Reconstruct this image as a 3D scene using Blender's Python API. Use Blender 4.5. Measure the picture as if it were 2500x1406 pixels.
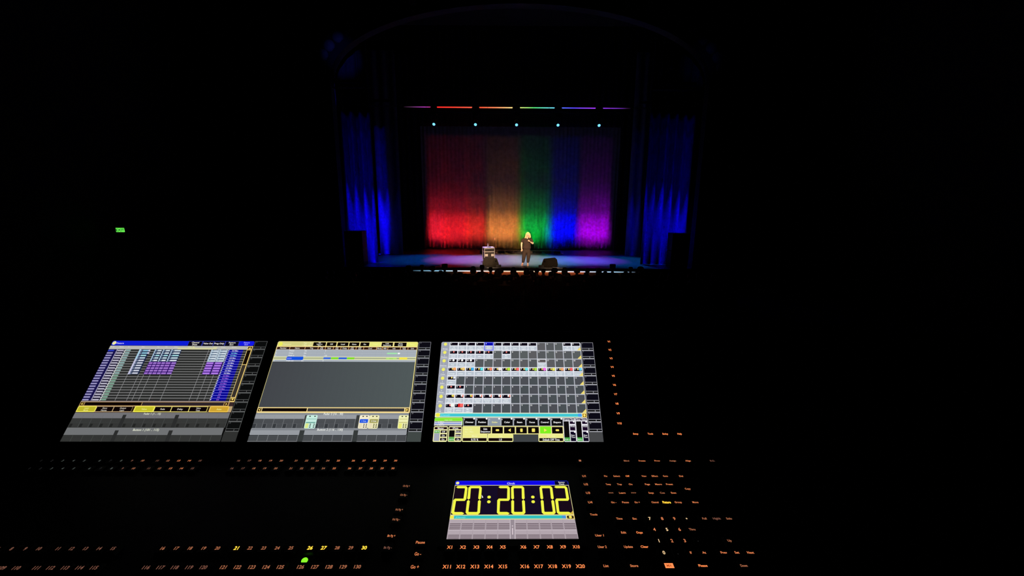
import bpy, bmesh, math, random
from mathutils import Vector, Matrix, Euler

# ------------------------------------------------------------------ scene start
for o in list(bpy.data.objects):
    bpy.data.objects.remove(o, do_unlink=True)
S = bpy.context.scene
C = S.collection
S.view_settings.view_transform = 'Standard'
S.view_settings.look = 'None'
S.view_settings.gamma = 1.0
S.view_settings.use_curve_mapping = False
S.view_settings.exposure = 0.0
random.seed(11)
R = math.radians

# ------------------------------------------------------------------ camera
cam = bpy.data.cameras.new('camera')
camo = bpy.data.objects.new('camera', cam)
C.objects.link(camo)
cam.sensor_fit = 'HORIZONTAL'
cam.sensor_width = 36.0
cam.lens = 997.48 / 2500 * 36.0
cam.clip_start = 0.02
cam.clip_end = 200
camo.matrix_world = Matrix.Translation((0, 0, 3.05)) @ Euler((R(90 - 11.5), 0, 0)).to_matrix().to_4x4() @ Matrix.Rotation(0.007, 4, 'Z')
S.camera = camo

# ------------------------------------------------------------------ world: a dark house
w = bpy.data.worlds.new('world')
S.world = w
w.use_nodes = True
w.node_tree.nodes['Background'].inputs[0].default_value = (0.9, 0.95, 1, 1)
w.node_tree.nodes['Background'].inputs[1].default_value = 0.00015


def lin(h):
    h = h.lstrip('#')
    out = []
    for i in (0, 2, 4):
        c = int(h[i:i + 2], 16) / 255
        out.append(c / 12.92 if c <= 0.04045 else ((c + 0.055) / 1.055) ** 2.4)
    return tuple(out)


def spot(loc, aim, watts, half, col, blend=0.3, size=0.05):
    l = bpy.data.lights.new('spot', 'SPOT')
    l.energy = watts
    l.spot_size = R(half * 2)
    l.spot_blend = blend
    l.color = col
    l.shadow_soft_size = size
    o = bpy.data.objects.new('spot_lamp', l)
    C.objects.link(o)
    o.location = loc
    d = Vector(aim) - Vector(loc)
    o.rotation_euler = d.to_track_quat('-Z', 'Y').to_euler()
    return o


def strip(x0, x1, y, z, tilt, watts, spread, col, thick=0.004):
    """a strip of LEDs pointing down, tilted upstage by tilt degrees"""
    l = bpy.data.lights.new('strip', 'AREA')
    l.shape = 'RECTANGLE'
    l.size = abs(x1 - x0)
    l.size_y = thick
    l.energy = watts * abs(x1 - x0)
    l.spread = R(spread)
    l.color = col
    o = bpy.data.objects.new('strip_lamp', l)
    C.objects.link(o)
    o.location = ((x0 + x1) / 2, y, z)
    o.rotation_euler = (R(tilt), 0, 0)
    return o


# --- front-of-house follow spot and warm wash
WARM = (1.0, 0.62, 0.36)
spot((0.6, -4.0, 10.0), (0.74, 20.8, 0.93), 80000, 2.35, WARM, 0.8, 0.1)
spot((0.0, -4.0, 10.0), (-1.35, 20.8, 0.45), 36000, 2.3, (1, 0.68, 0.45), 1.0, 0.1)
spot((0.0, -4.0, 10.0), (2.1, 20.8, 0.3), 9000, 2.1, (1, 0.66, 0.42), 0.7, 0.1)
spot((0.0, -4.0, 10.0), (0.4, 19.6, -0.5), 420, 9.0, (1, 0.5, 0.3), 1.0, 0.1)

# --- coloured battens raking the rear curtain (curtain at y 28.7, battens at y 27.4)
BY, BZ = 27.40, 9.0
BANDS = [(-5.75, -4.7, (1.0, 0.012, 0.03), 330), (-4.7, -3.1, (1.0, 0.012, 0.02), 330),
         (-3.1, -1.95, (1.0, 0.03, 0.015), 300), (-1.72, 0.36, (1.0, 0.29, 0.05), 300),
         (0.42, 0.75, (0.22, 1.0, 0.02), 170), (0.75, 2.35, (0.0, 0.62, 0.045), 320),
         (2.35, 2.7, (0.0, 0.5, 0.75), 150), (2.75, 4.4, (0.0, 0.0, 1.0), 500),
         (4.6, 6.65, (0.42, 0.0, 0.95), 285)]
for a, b, c, p in BANDS:
    for tilt, k, sp in ((8.9, 0.120, 5.6), (11.3, 0.0160, 5.6), (13.8, 0.0040, 6.0), (17, 0.0012, 7.2), (21, 0.00085, 8.0),
                        (26, 0.00045, 10), (33, 0.00026, 14), (42, 0.00020, 18)):
        strip(a, b, BY, BZ, tilt, p * k, sp, c)

# --- blue light raking the side drapes
for a, b, y, p in ((-8.6, -7.6, 20.75, 100), (-7.6, -7.15, 20.75, 160), (6.8, 7.2, 20.75, 60), (7.35, 8.6, 20.75, 72), (8.6, 8.9, 20.75, 150),
                   (-8.05, -7.5, 24.35, 210), (-7.3, -6.8, 24.35, 4), (7.0, 7.6, 24.35, 26)):
    for tilt, k, sp in ((6.1, 0.26, 5.0), (9, 0.011, 6.0), (12, 0.007, 7.0), (17, 0.0045, 10), (25, 0.0018, 16)):
        strip(a, b, y, 8.6, tilt, p * k, sp, (0.004, 0.0, 1.0))
spot((-4.0, 6.0, 9.0), (-7.9, 20.4, 9.8), 800, 3.6, (0.05, 0.08, 1.0), 1.0)
spot((4.0, 6.0, 9.0), (8.6, 20.4, 9.6), 150, 3.6, (0.05, 0.10, 1.0), 1.0)

# --- moving lights overhead washing the stage floor
for x, y, c, p, h in ((-6.3, 23.2, (0.0, 0.10, 0.9), 1300, 17), (-4.7, 23.5, (0.0, 0.16, 0.9), 3000, 17),
                      (-2.9, 23.5, (0.52, 0.12, 1.0), 8500, 14), (-1.2, 23.5, (0.46, 0.34, 0.82), 8200, 18),
                      (0.4, 23.6, (0.44, 0.44, 0.62), 7500, 18), (1.85, 23.4, (0.12, 0.46, 0.40), 6800, 17),
                      (3.5, 23.5, (0.07, 0.14, 1.0), 9500, 15), (4.6, 23.5, (0.24, 0.0, 1.0), 8000, 13),
                      (6.1, 23.2, (0.0, 0.20, 0.85), 4000, 17), (7.6, 22.6, (0.06, 0.05, 0.5), 700, 13)):
    spot((x * 0.8, 25.45, 7.6), (x, y - 0.35, 0), p * 0.78, h + 1.5, c, 0.75, 0.06)

# ------------------------------------------------------------------ materials
MATS = {}


def mat(name, col, rough=0.6, metal=0.0, spec=0.5, noise=None, bump=0.0, emis=None, es=0.0):
    if name in MATS:
        return MATS[name]
    m = bpy.data.materials.new(name)
    m.use_nodes = True
    nt = m.node_tree
    p = nt.nodes['Principled BSDF']
    p.inputs['Base Color'].default_value = (*col, 1)
    p.inputs['Roughness'].default_value = rough
    p.inputs['Metallic'].default_value = metal
    p.inputs['Specular IOR Level'].default_value = spec
    if noise or bump:
        tc = nt.nodes.new('ShaderNodeTexCoord')
        n = nt.nodes.new('ShaderNodeTexNoise')
        n.inputs['Scale'].default_value = noise[0] if noise else 20
        n.inputs['Detail'].default_value = 4
        nt.links.new(tc.outputs['Object'], n.inputs['Vector'])
        if noise:
            r = nt.nodes.new('ShaderNodeValToRGB')
            k = noise[1]
            r.color_ramp.elements[0].position = 0.3
            r.color_ramp.elements[1].position = 0.7
            r.color_ramp.elements[0].color = (*[c * (1 - k) for c in col], 1)
            r.color_ramp.elements[1].color = (*[min(1, c * (1 + k)) for c in col], 1)
            nt.links.new(n.outputs['Fac'], r.inputs['Fac'])
            nt.links.new(r.outputs['Color'], p.inputs['Base Color'])
        if bump:
            b = nt.nodes.new('ShaderNodeBump')
            b.inputs['Strength'].default_value = bump
            b.inputs['Distance'].default_value = 0.01
            nt.links.new(n.outputs['Fac'], b.inputs['Height'])
            nt.links.new(b.outputs['Normal'], p.inputs['Normal'])
    if emis:
        p.inputs['Emission Color'].default_value = (*emis, 1)
        p.inputs['Emission Strength'].default_value = es
    MATS[name] = m
    return m


def wood(name, c1, c2, rough=0.5, axis=(1, 0.15, 6)):
    m = bpy.data.materials.new(name)
    m.use_nodes = True
    nt = m.node_tree
    p = nt.nodes['Principled BSDF']
    tc = nt.nodes.new('ShaderNodeTexCoord')
    mp = nt.nodes.new('ShaderNodeMapping')
    mp.inputs['Scale'].default_value = axis
    n = nt.nodes.new('ShaderNodeTexNoise')
    n.inputs['Scale'].default_value = 3
    n.inputs['Detail'].default_value = 6
    r = nt.nodes.new('ShaderNodeValToRGB')
    r.color_ramp.elements[0].color = (*c1, 1)
    r.color_ramp.elements[1].color = (*c2, 1)
    nt.links.new(tc.outputs['Object'], mp.inputs['Vector'])
    nt.links.new(mp.outputs['Vector'], n.inputs['Vector'])
    nt.links.new(n.outputs['Fac'], r.inputs['Fac'])
    nt.links.new(r.outputs['Color'], p.inputs['Base Color'])
    p.inputs['Roughness'].default_value = rough
    return m


def glow(name, col, s=1.0):
    if name in MATS:
        return MATS[name]
    m = mat(name, (0.01, 0.01, 0.01), 0.5, 0, 0.2, emis=col, es=s)
    return m


def gradient_glow(name, stops, s=1.0):
    """LED strip whose pixels run through several colours along its own length"""
    m = bpy.data.materials.new(name)
    m.use_nodes = True
    nt = m.node_tree
    p = nt.nodes['Principled BSDF']
    p.inputs['Base Color'].default_value = (0.01, 0.01, 0.01, 1)
    tc = nt.nodes.new('ShaderNodeTexCoord')
    sx = nt.nodes.new('ShaderNodeSeparateXYZ')
    r = nt.nodes.new('ShaderNodeValToRGB')
    nt.links.new(tc.outputs['Generated'], sx.inputs[0])
    nt.links.new(sx.outputs['X'], r.inputs['Fac'])
    els = r.color_ramp.elements
    els[0].position = stops[0][0]
    els[0].color = (*stops[0][1], 1)
    els[1].position = stops[-1][0]
    els[1].color = (*stops[-1][1], 1)
    for pos, c in stops[1:-1]:
        e = els.new(pos)
        e.color = (*c, 1)
    nt.links.new(r.outputs['Color'], p.inputs['Emission Color'])
    p.inputs['Emission Strength'].default_value = s
    return m


BLACK = mat('black_plastic', (0.008, 0.008, 0.009), 0.6, 0, 0.25, noise=(40, 0.2))
BLACKMETAL = mat('black_metal', (0.012, 0.012, 0.013), 0.45, 0.3, 0.4, noise=(30, 0.2))
CASING = mat('console_casing', (0.006, 0.006, 0.007), 0.55, 0, 0.2, noise=(60, 0.25), bump=0.05)
KEYM = mat('key_plastic', (0.009, 0.009, 0.010), 0.5, 0, 0.25, noise=(80, 0.2))
STEEL = mat('steel', (0.75, 0.72, 0.66), 0.35, 0.7, noise=(15, 0.12))
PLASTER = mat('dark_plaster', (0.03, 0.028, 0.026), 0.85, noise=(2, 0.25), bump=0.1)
VELVETBLACK = mat('black_velvet', (0.010, 0.010, 0.012), 0.95, 0, 0.1, noise=(8, 0.25))
CURTAIN = mat('grey_drape', (0.19, 0.185, 0.18), 0.95, 0, 0.1, noise=(5, 0.18))
BLUEDRAPE = mat('slate_house_drape', (0.11, 0.11, 0.15), 0.95, 0, 0.1, noise=(5, 0.2))
CARPET = mat('dark_carpet', (0.02, 0.013, 0.012), 0.95, noise=(12, 0.4))
STAGEFLOOR = mat('painted_stage_floor', (0.105, 0.105, 0.115), 0.42, 0, 0.4, noise=(1.4, 0.16), bump=0.04)
FASCIA = wood('red_brown_wood', (0.12, 0.03, 0.012), (0.26, 0.08, 0.03))
DESKWOOD = wood('dark_desk_wood', (0.010, 0.008, 0.006), (0.018, 0.014, 0.010))
GILT = mat('painted_plaster_ornament', (0.25, 0.23, 0.2), 0.6, noise=(10, 0.2))
SEATFAB = mat('dark_red_plush', (0.035, 0.008, 0.008), 0.95, noise=(30, 0.3))
HAIRDARK = mat('dark_hair', (0.012, 0.008, 0.006), 0.6, noise=(60, 0.3))
HAIRGREY = mat('grey_hair', (0.09, 0.085, 0.08), 0.6, noise=(60, 0.3))
HAIRBLOND = mat('blonde_hair', (0.72, 0.50, 0.27), 0.6, noise=(40, 0.15), bump=0.3)
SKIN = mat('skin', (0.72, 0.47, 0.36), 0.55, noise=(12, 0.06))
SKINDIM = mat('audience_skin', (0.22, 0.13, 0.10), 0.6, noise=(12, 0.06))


# ------------------------------------------------------------------ mesh helpers
def obj(name, bm, m, parent=None, smooth=False, loc=None):
    me = bpy.data.meshes.new(name)
    bm.normal_update()
    bm.to_mesh(me)
    bm.free()
    if m is not None:
        for mm in (m if isinstance(m, (list, tuple)) else [m]):
            me.materials.append(mm)
    if smooth:
        for p in me.polygons:
            p.use_smooth = True
    o = bpy.data.objects.new(name, me)
    C.objects.link(o)
    if parent:
        o.parent = parent
    if loc:
        o.location = loc
    return o


def tag(o, label=None, cat=None, group=None, kind=None):
    if label:
        o['label'] = label
    if cat:
        o['category'] = cat
    if group:
        o['group'] = group
    if kind:
        o['kind'] = kind
    return o


def thing(name, label, cat, loc=(0, 0, 0), rot=(0, 0, 0), group=None):
    o = bpy.data.objects.new(name, None)
    C.objects.link(o)
    o.empty_display_size = 0.1
    o.location = loc
    o.rotation_euler = rot
    return tag(o, label, cat, group)


def struct(name, bm, m, smooth=False):
    return tag(obj(name, bm, m, smooth=smooth), kind='structure')


def box(bm, x0, x1, y0, y1, z0, z1, bev=0.0, mi=0):
    vs = [bm.verts.new(p) for p in ((x0, y0, z0), (x1, y0, z0), (x1, y1, z0), (x0, y1, z0), (x0, y0, z1), (x1, y0, z1), (x1, y1, z1), (x0, y1, z1))]
    fs = [bm.faces.new([vs[i] for i in q]) for q in ((3, 2, 1, 0), (4, 5, 6, 7), (0, 1, 5, 4), (1, 2, 6, 5), (2, 3, 7, 6), (3, 0, 4, 7))]
    for f in fs:
        f.material_index = mi
    if bev > 0:
        es = set()
        for f in fs:
            es.update(f.edges)
        r = bmesh.ops.bevel(bm, geom=list(es), offset=bev, segments=2, affect='EDGES')
        for f in r['faces']:
            f.material_index = mi
    return bm


def B(*a, **k):
    return box(bmesh.new(), *a, **k)


def tube(bm, p0, p1, r0, r1=None, n=12, cap=True):
    r1 = r0 if r1 is None else r1
    p0, p1 = Vector(p0), Vector(p1)
    d = (p1 - p0).normalized()
    a = d.orthogonal().normalized()
    b = d.cross(a)
    r = [[bm.verts.new(p + (a * math.cos(t) + b * math.sin(t)) * rr) for t in [2 * math.pi * i / n for i in range(n)]] for p, rr in ((p0, r0), (p1, r1))]
    for i in range(n):
        j = (i + 1) % n
        bm.faces.new((r[0][i], r[0][j], r[1][j], r[1][i]))
    if cap:
        bm.faces.new(list(reversed(r[0])))
        bm.faces.new(r[1])
    return bm


def prism(bm, pts, x0, x1):
    """closed profile in (y,z), extruded along x"""
    a = [bm.verts.new((x0, y, z)) for y, z in pts]
    b = [bm.verts.new((x1, y, z)) for y, z in pts]
    n = len(pts)
    fs = [bm.faces.new(a), bm.faces.new(list(reversed(b)))]
    for i in range(n):
        j = (i + 1) % n
        fs.append(bm.faces.new((a[j], a[i], b[i], b[j])))
    bmesh.ops.recalc_face_normals(bm, faces=fs)
    return bm


def lathe(bm, prof, c=(0, 0, 0), n=20, ax='Z'):
    rings = []
    for r, h in prof:
        ring = []
        for i in range(n):
            t = 2 * math.pi * i / n
            v = (r * math.cos(t), r * math.sin(t), h) if ax == 'Z' else (r * math.cos(t), h, r * math.sin(t))
            ring.append(bm.verts.new(Vector(c) + Vector(v)))
        rings.append(ring)
    fs = []
    for k in range(len(rings) - 1):
        for i in range(n):
            j = (i + 1) % n
            fs.append(bm.faces.new((rings[k][i], rings[k][j], rings[k + 1][j], rings[k + 1][i])))
    fs.append(bm.faces.new(rings[0]))
    fs.append(bm.faces.new(rings[-1]))
    bmesh.ops.recalc_face_normals(bm, faces=fs)
    return bm


def skinmesh(chains, sub=2):
    """one continuous surface grown over a skeleton; chains = lists of (point, radius or (rx, ry)); shared points join"""
    me = bpy.data.meshes.new('sk')
    idx, vs, rr, es = {}, [], [], []
    for ch in chains:
        prev = None
        for p, r in ch:
            k = tuple(round(c, 4) for c in p)
            if k not in idx:
                idx[k] = len(vs)
                vs.append(p)
                rr.append(r if isinstance(r, tuple) else (r, r))
            i = idx[k]
            if prev is not None and prev != i:
                es.append((prev, i))
            prev = i
    me.from_pydata(vs, es, [])
    o = bpy.data.objects.new('sk', me)
    C.objects.link(o)
    sm = o.modifiers.new('s', 'SKIN')
    sm.use_smooth_shade = True
    sm.branch_smoothing = 0.4
    for i, r in enumerate(rr):
        me.skin_vertices[0].data[i].radius = r
    me.skin_vertices[0].data[0].use_root = True
    su = o.modifiers.new('u', 'SUBSURF')
    su.levels = su.render_levels = sub
    dg = bpy.context.evaluated_depsgraph_get()
    dg.update()
    ev = o.evaluated_get(dg)
    bm = bmesh.new()
    tmp = ev.to_mesh()
    bm.from_mesh(tmp)
    ev.to_mesh_clear()
    bpy.data.objects.remove(o, do_unlink=True)
    bpy.data.meshes.remove(me)
    return bm


def drape(name, x0, x1, z0, z1, y, amp, wl, m, label=None, seedv=0, thick=0.012, rows=6, hem=0.0, cat='curtain', group=None):
    """hanging cloth with irregular folds; built as a solid sheet with a front and a back"""
    rnd = random.Random(seedv)
    bm = bmesh.new()
    n = max(12, int((x1 - x0) / wl * 9))
    xs, ys = [], []
    ph = rnd.random() * 6
    a1 = amp
    for i in range(n + 1):
        x = x0 + (x1 - x0) * i / n
        ph += (x1 - x0) / n / wl * 2 * math.pi * (0.75 + 0.5 * rnd.random())
        a1 += (amp * (0.55 + 0.9 * rnd.random()) - a1) * 0.12
        f = math.sin(ph)
        xs.append(x)
        ys.append(a1 * (abs(f) ** 0.7) * (1 if f > 0 else -1) + 0.35 * amp * math.sin(x * 1.9 + seedv))
    front, back = [], []
    own = lambda vs: bm.faces.new([bm.verts.new(v.co) for v in vs])   # edge faces keep vertices of their own
    for k in range(rows + 1):
        t = k / rows
        z = z0 + (z1 - z0) * t
        g = 1.0 - 0.45 * t
        fr, bk = [], []
        for i in range(n + 1):
            zz = z + (hem * math.sin(xs[i] * 7 + seedv) if k == 0 else 0)
            fr.append(bm.verts.new((xs[i], y + ys[i] * g, zz)))
            bk.append(bm.verts.new((xs[i], y + ys[i] * g + thick, zz)))
        front.append(fr)
        back.append(bk)
    for k in range(rows):
        for i in range(n):
            bm.faces.new((front[k][i], front[k][i + 1], front[k + 1][i + 1], front[k + 1][i]))
            bm.faces.new((back[k][i + 1], back[k][i], back[k + 1][i], back[k + 1][i + 1]))
        own((front[k][0], front[k + 1][0], back[k + 1][0], back[k][0]))
        own((front[k][n], back[k][n], back[k + 1][n], front[k + 1][n]))
    for i in range(n):
        own((front[0][i + 1], front[0][i], back[0][i], back[0][i + 1]))
        own((front[rows][i], front[rows][i + 1], back[rows][i + 1], back[rows][i]))
    o = obj(name, bm, m, smooth=True)
    if label:
        tag(o, label, cat, group)
    return o


# ------------------------------------------------------------------ lettering
_G = {}


def glyphs(s, bold=0.012):
    if (s, bold) in _G:
        return _G[(s, bold)]
    cu = bpy.data.curves.new('t', 'FONT')
    cu.body = s
    cu.size = 1.0
    cu.resolution_u = 3
    cu.offset = bold
    o = bpy.data.objects.new('t', cu)
    C.objects.link(o)
    dg = bpy.context.evaluated_depsgraph_get()
    dg.update()
    ev = o.evaluated_get(dg)
    me = ev.to_mesh()
    vs = [tuple(v.co[:2]) for v in me.vertices]
    fs = [tuple(p.vertices) for p in me.polygons]
    ev.to_mesh_clear()
    bpy.data.objects.remove(o, do_unlink=True)
    bpy.data.curves.remove(cu)
    if vs:
        x0, x1 = min(v[0] for v in vs), max(v[0] for v in vs)
    else:
        x0 = x1 = 0
    _G[(s, bold)] = (vs, fs, x0, x1)
    return _G[(s, bold)]


CAP = 0.70      # cap height of the font at size 1


def textbm(bm, s, cx, cy, cap, z, align='C', maxw=None, mi=0, stretch=1.0, bold=0.012):
    """letters lying in the xy plane, cap height in metres, centred on cy"""
    vs, fs, a, b = glyphs(s, bold)
    k = cap / CAP
    kx = k * stretch
    if maxw and (b - a) * kx > maxw:
        kx = maxw / (b - a)
    ox = {'C': cx - (a + b) / 2 * kx, 'L': cx - a * kx, 'R': cx - b * kx}[align]
    oy = cy - cap / 2
    nv = [bm.verts.new((ox + x * kx, oy + y * k, z)) for x, y in vs]
    out = []
    for f in fs:
        try:
            ff = bm.faces.new([nv[i] for i in f])
            if ff.calc_area() > 0:
                ff.normal_update()
                if ff.normal.z < 0:
                    ff.normal_flip()
            ff.material_index = mi
            out.append(ff)
        except ValueError:
            pass
    return out


class Canvas:
    """picture shown on a display: flat coloured shapes in the display's own pixels, stacked a few hundredths of a mm apart"""
    def __init__(s, w, h, wm, hm):
        s.bm = bmesh.new()
        s.col = s.bm.loops.layers.float_color.new('ui')
        s.w, s.h, s.sx, s.sy = w, h, wm / w, hm / h
        s.n = 0

    def _p(s, x, y, l):
        return (x * s.sx, (s.h - y) * s.sy, l * 0.00004)

    def _paint(s, f, c):
        c = lin(c) if isinstance(c, str) else c
        for lp in f.loops:
            lp[s.col] = (*c, 1)

    def poly(s, pts, c, l=1):
        f = s.bm.faces.new([s.bm.verts.new(s._p(x, y, l)) for x, y in reversed(pts)])
        s._paint(f, c)

    def rect(s, x0, y0, x1, y1, c, l=1):
        s.poly(((x0, y0), (x1, y0), (x1, y1), (x0, y1)), c, l)

    def rrect(s, x0, y0, x1, y1, c, l=1, r=5):
        s.poly(((x0 + r, y0), (x1 - r, y0), (x1, y0 + r), (x1, y1 - r), (x1 - r, y1), (x0 + r, y1), (x0, y1 - r), (x0, y0 + r)), c, l)

    def frame(s, x0, y0, x1, y1, t, c, l=2):
        s.rect(x0, y0, x1, y0 + t, c, l)
        s.rect(x0, y1 - t, x1, y1, c, l)
        s.rect(x0, y0 + t, x0 + t, y1 - t, c, l)
        s.rect(x1 - t, y0 + t, x1, y1 - t, c, l)

    def disc(s, x, y, r, c, l=3, ry=None, n=14):
        ry = ry or r
        s.poly([(x + r * math.cos(2 * math.pi * i / n), y + ry * math.sin(2 * math.pi * i / n)) for i in range(n)], c, l)

    def text(s, t, x, y, cap, c, l=4, align='C', maxw=None):
        fs = textbm(s.bm, t, x * s.sx, (s.h - y) * s.sy, cap * s.sy, l * 0.00004, align, maxw * s.sx if maxw else None)
        for f in fs:
            s._paint(f, c)

    def build(s, name, parent, mtx):
        me = bpy.data.meshes.new(name)
        s.bm.to_mesh(me)
        s.bm.free()
        me.materials.append(DISPLAY)
        o = bpy.data.objects.new(name, me)
        C.objects.link(o)
        o.parent = parent
        o.matrix_local = mtx
        return o


DISPLAY = bpy.data.materials.new('lit_display')
DISPLAY.use_nodes = True
_p = DISPLAY.node_tree.nodes['Principled BSDF']
_p.inputs['Base Color'].default_value = (0.004, 0.004, 0.004, 1)
_p.inputs['Roughness'].default_value = 0.25
_p.inputs['Specular IOR Level'].default_value = 0.2
_a = DISPLAY.node_tree.nodes.new('ShaderNodeAttribute')
_a.attribute_name = 'ui'
DISPLAY.node_tree.links.new(_a.outputs['Color'], _p.inputs['Emission Color'])
_p.inputs['Emission Strength'].default_value = 1.0

# ================================================================== THE HOUSE
# auditorium floor: shallow rake falling to the stage front
PROF = [(-6, 1.0), (3.0, 0.95), (6.0, 0.5), (10.0, 0.0), (17.6, -0.90), (20.05, -1.05)]


def zfloor(y):
    for (a, za), (b, zb) in zip(PROF, PROF[1:]):
        if y <= b:
            return za + (zb - za) * (y - a) / (b - a)
    return PROF[-1][1]


struct('floor', prism(bmesh.new(), PROF + [(20.05, -1.6), (-6, -1.6)], -15.3, 15.3), CARPET)
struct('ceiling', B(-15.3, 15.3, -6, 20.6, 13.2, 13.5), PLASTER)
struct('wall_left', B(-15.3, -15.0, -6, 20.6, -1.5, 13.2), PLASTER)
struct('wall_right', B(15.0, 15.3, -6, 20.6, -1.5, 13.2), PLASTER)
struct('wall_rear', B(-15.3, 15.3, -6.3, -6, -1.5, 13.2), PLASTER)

# proscenium wall with an elliptical arched opening
CX, HW, SPR, TOP = 0.30, 8.75, 8.7, 3.15


def arch_pts(grow=0.0, n=40):
    pts = [(CX - HW - grow, -1.05)]
    for i in range(n + 1):
        t = math.pi - math.pi * i / n
        pts.append((CX + (HW + grow) * math.cos(t), SPR + (TOP + grow) * math.sin(t)))
    pts.append((CX + HW + grow, -1.05))
    return pts


def archband(bm, inner, outer, y0, y1):
    n = len(inner)
    v = [[bm.verts.new((x, y, z)) for x, z in ring] for ring in (inner, outer) for y in (y0, y1)]
    i0, i1, o0, o1 = v
    fs = []
    for k in range(n - 1):
        fs.append(bm.faces.new((i0[k], i0[k + 1], o0[k + 1], o0[k])))
        fs.append(bm.faces.new((i1[k + 1], i1[k], o1[k], o1[k + 1])))
        fs.append(bm.faces.new((i0[k + 1], i0[k], i1[k], i1[k + 1])))
        fs.append(bm.faces.new((o0[k], o0[k + 1], o1[k + 1], o1[k])))
    for k in (0, n - 1):
        fs.append(bm.faces.new((i0[k], o0[k], o1[k], i1[k])))
    bmesh.ops.recalc_face_normals(bm, faces=fs)
    return bm


inner = arch_pts()
outer = []
for x, z in inner:
    if z < SPR:
        outer.append((-15.0 if x < CX else 15.0, z))
    else:
        dx, dz = x - CX, z - SPR
        k = min((14.7 if dx < 0 else 14.7) / max(abs(dx), 1e-6), (13.2 - SPR) / max(dz, 1e-6))
        k = max(k, 1.0)
        outer.append((max(-15.0, min(15.0, CX + dx * k * (15.3 / 14.7 if dx < 0 else 1))), min(13.2, SPR + dz * k)))
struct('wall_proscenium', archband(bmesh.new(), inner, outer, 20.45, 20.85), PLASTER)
pa = struct('trim_1', archband(bmesh.new(), arch_pts(0.0), arch_pts(0.35), 20.38, 20.45), PLASTER)
# raised bosses spaced round the arch moulding
for i in range(29):
    t = math.pi - math.pi * (i + 0.5) / 29
    x, z = CX + (HW + 0.62) * math.cos(t), SPR + (TOP + 0.62) * math.sin(t)
    bm = lathe(bmesh.new(), [(0.26, 0.0), (0.26, -0.04), (0.2, -0.1), (0.09, -0.14), (0.03, -0.15)], n=16, ax='Y')
    if i == 0:
        boss = obj('arch_boss', bm, GILT, smooth=True, loc=(x, 20.45, z))
        b0 = boss
    else:
        bm.free()
        boss = b0.copy()
        C.objects.link(boss)
        boss.location = (x, 20.45, z)
    tag(boss, 'round plaster boss on the wall around the proscenium arch', 'ornament', 'bosses around the proscenium arch')

# stage platform and stage house
struct('floor.001', B(-14.8, 14.8, 20.0, 31.0, -0.16, 0.0), STAGEFLOOR)
struct('trim_2', B(-9.2, 9.6, 19.97, 20.0, -0.09, 0.0), BLACKMETAL)
struct('trim_3', B(-9.2, 9.6, 20.06, 20.12, -1.1, -0.16), FASCIA)
struct('wall_back', B(-15.3, 15.3, 31.0, 31.3, -1.5, 14.0), PLASTER)
struct('wall_stage_left', B(-15.3, -15.0, 20.85, 31.0, -1.5, 14.0), PLASTER)
struct('wall_stage_right', B(15.0, 15.3, 20.85, 31.0, -1.5, 14.0), PLASTER)
struct('ceiling.001', B(-15.3, 15.3, 20.85, 31.0, 14.0, 14.3), PLASTER)
# thin bright steel nosing along the centre of the stage edge
tag(obj('stage_nosing', B(-1.25, 2.65, 19.965, 20.0, -0.012, 0.006, bev=0.003), STEEL), 'thin pale metal nosing along the centre of the stage edge', 'edge trim')

# glowing strip below the stage lip
strip_m = gradient_glow('stage_edge_strip', [(0.0, (0.02, 0.05, 0.08)), (0.12, (0.30, 0.62, 0.85)), (0.24, (0.85, 0.9, 1.0)), (0.36, (1.0, 0.72, 0.6)), (0.52, (1.0, 0.72, 0.42)), (0.64, (1.0, 0.85, 0.72)), (0.76, (0.75, 0.75, 1.0)), (0.9, (0.35, 0.6, 0.8)), (1.0, (0.03, 0.04, 0.06))], 1.25)
sl = thing('edge_light', 'long glowing light strip under the front lip of the stage', 'light strip', (0.6, 20.03, -0.15))
obj('channel', B(-5.6, 5.6, -0.03, 0.03, -0.005, 0.01), BLACKMETAL, sl)
obj('diffuser', B(-5.5, 5.5, -0.045, -0.02, -0.045, -0.004, bev=0.004), strip_m, sl)
fl = bpy.data.lights.new('edge_glow', 'AREA')
fl.shape = 'RECTANGLE'
fl.size, fl.size_y, fl.energy, fl.color = 6.0, 0.02, 7.0, (1, 0.5, 0.25)
flo = bpy.data.objects.new('edge_glow_lamp', fl)
C.objects.link(flo)
flo.location = (0.6, 19.975, -0.2)
flo.rotation_euler = (R(25), 0, 0)

# ------------------------------------------------------------------ drapes
drape('rear_curtain', -7.6, 8.4, 0.02, 9.6, 28.70, 0.024, 0.26, CURTAIN, 'full pleated rear curtain lit in rainbow bands from red to purple', 3, rows=8)
drape('border', -9.8, 10.4, 8.05, 14.0, 28.25, 0.05, 0.4, VELVETBLACK, 'black border drape hanging across the top of the rainbow curtain', 5, cat='curtain')
drape('leg_drape', -9.4, -6.0, 0.02, 12.2, 27.93, 0.07, 0.4, VELVETBLACK, 'black leg drape hiding the left end of the rainbow curtain', 7)
drape('leg_drape', 7.0, 10.8, 0.02, 12.2, 28.0, 0.07, 0.4, VELVETBLACK, 'black leg drape beside the purple end of the rainbow curtain', 8)
drape('house_curtain', -8.95, -7.08, 0.02, 11.8, 21.5, 0.10, 0.42, BLUEDRAPE, 'tall drape in blue light at the far left of the stage opening', 9)
drape('house_curtain', 6.75, 9.5, 0.02, 11.8, 21.5, 0.10, 0.42, BLUEDRAPE, 'wide drape in blue light at the far right of the stage opening', 10)
drape('side_drape', -8.1, -6.7, 0.02, 11.5, 25.1, 0.08, 0.6, BLUEDRAPE, 'narrow drape with a bright blue stripe, inside the left drape', 12)
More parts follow.
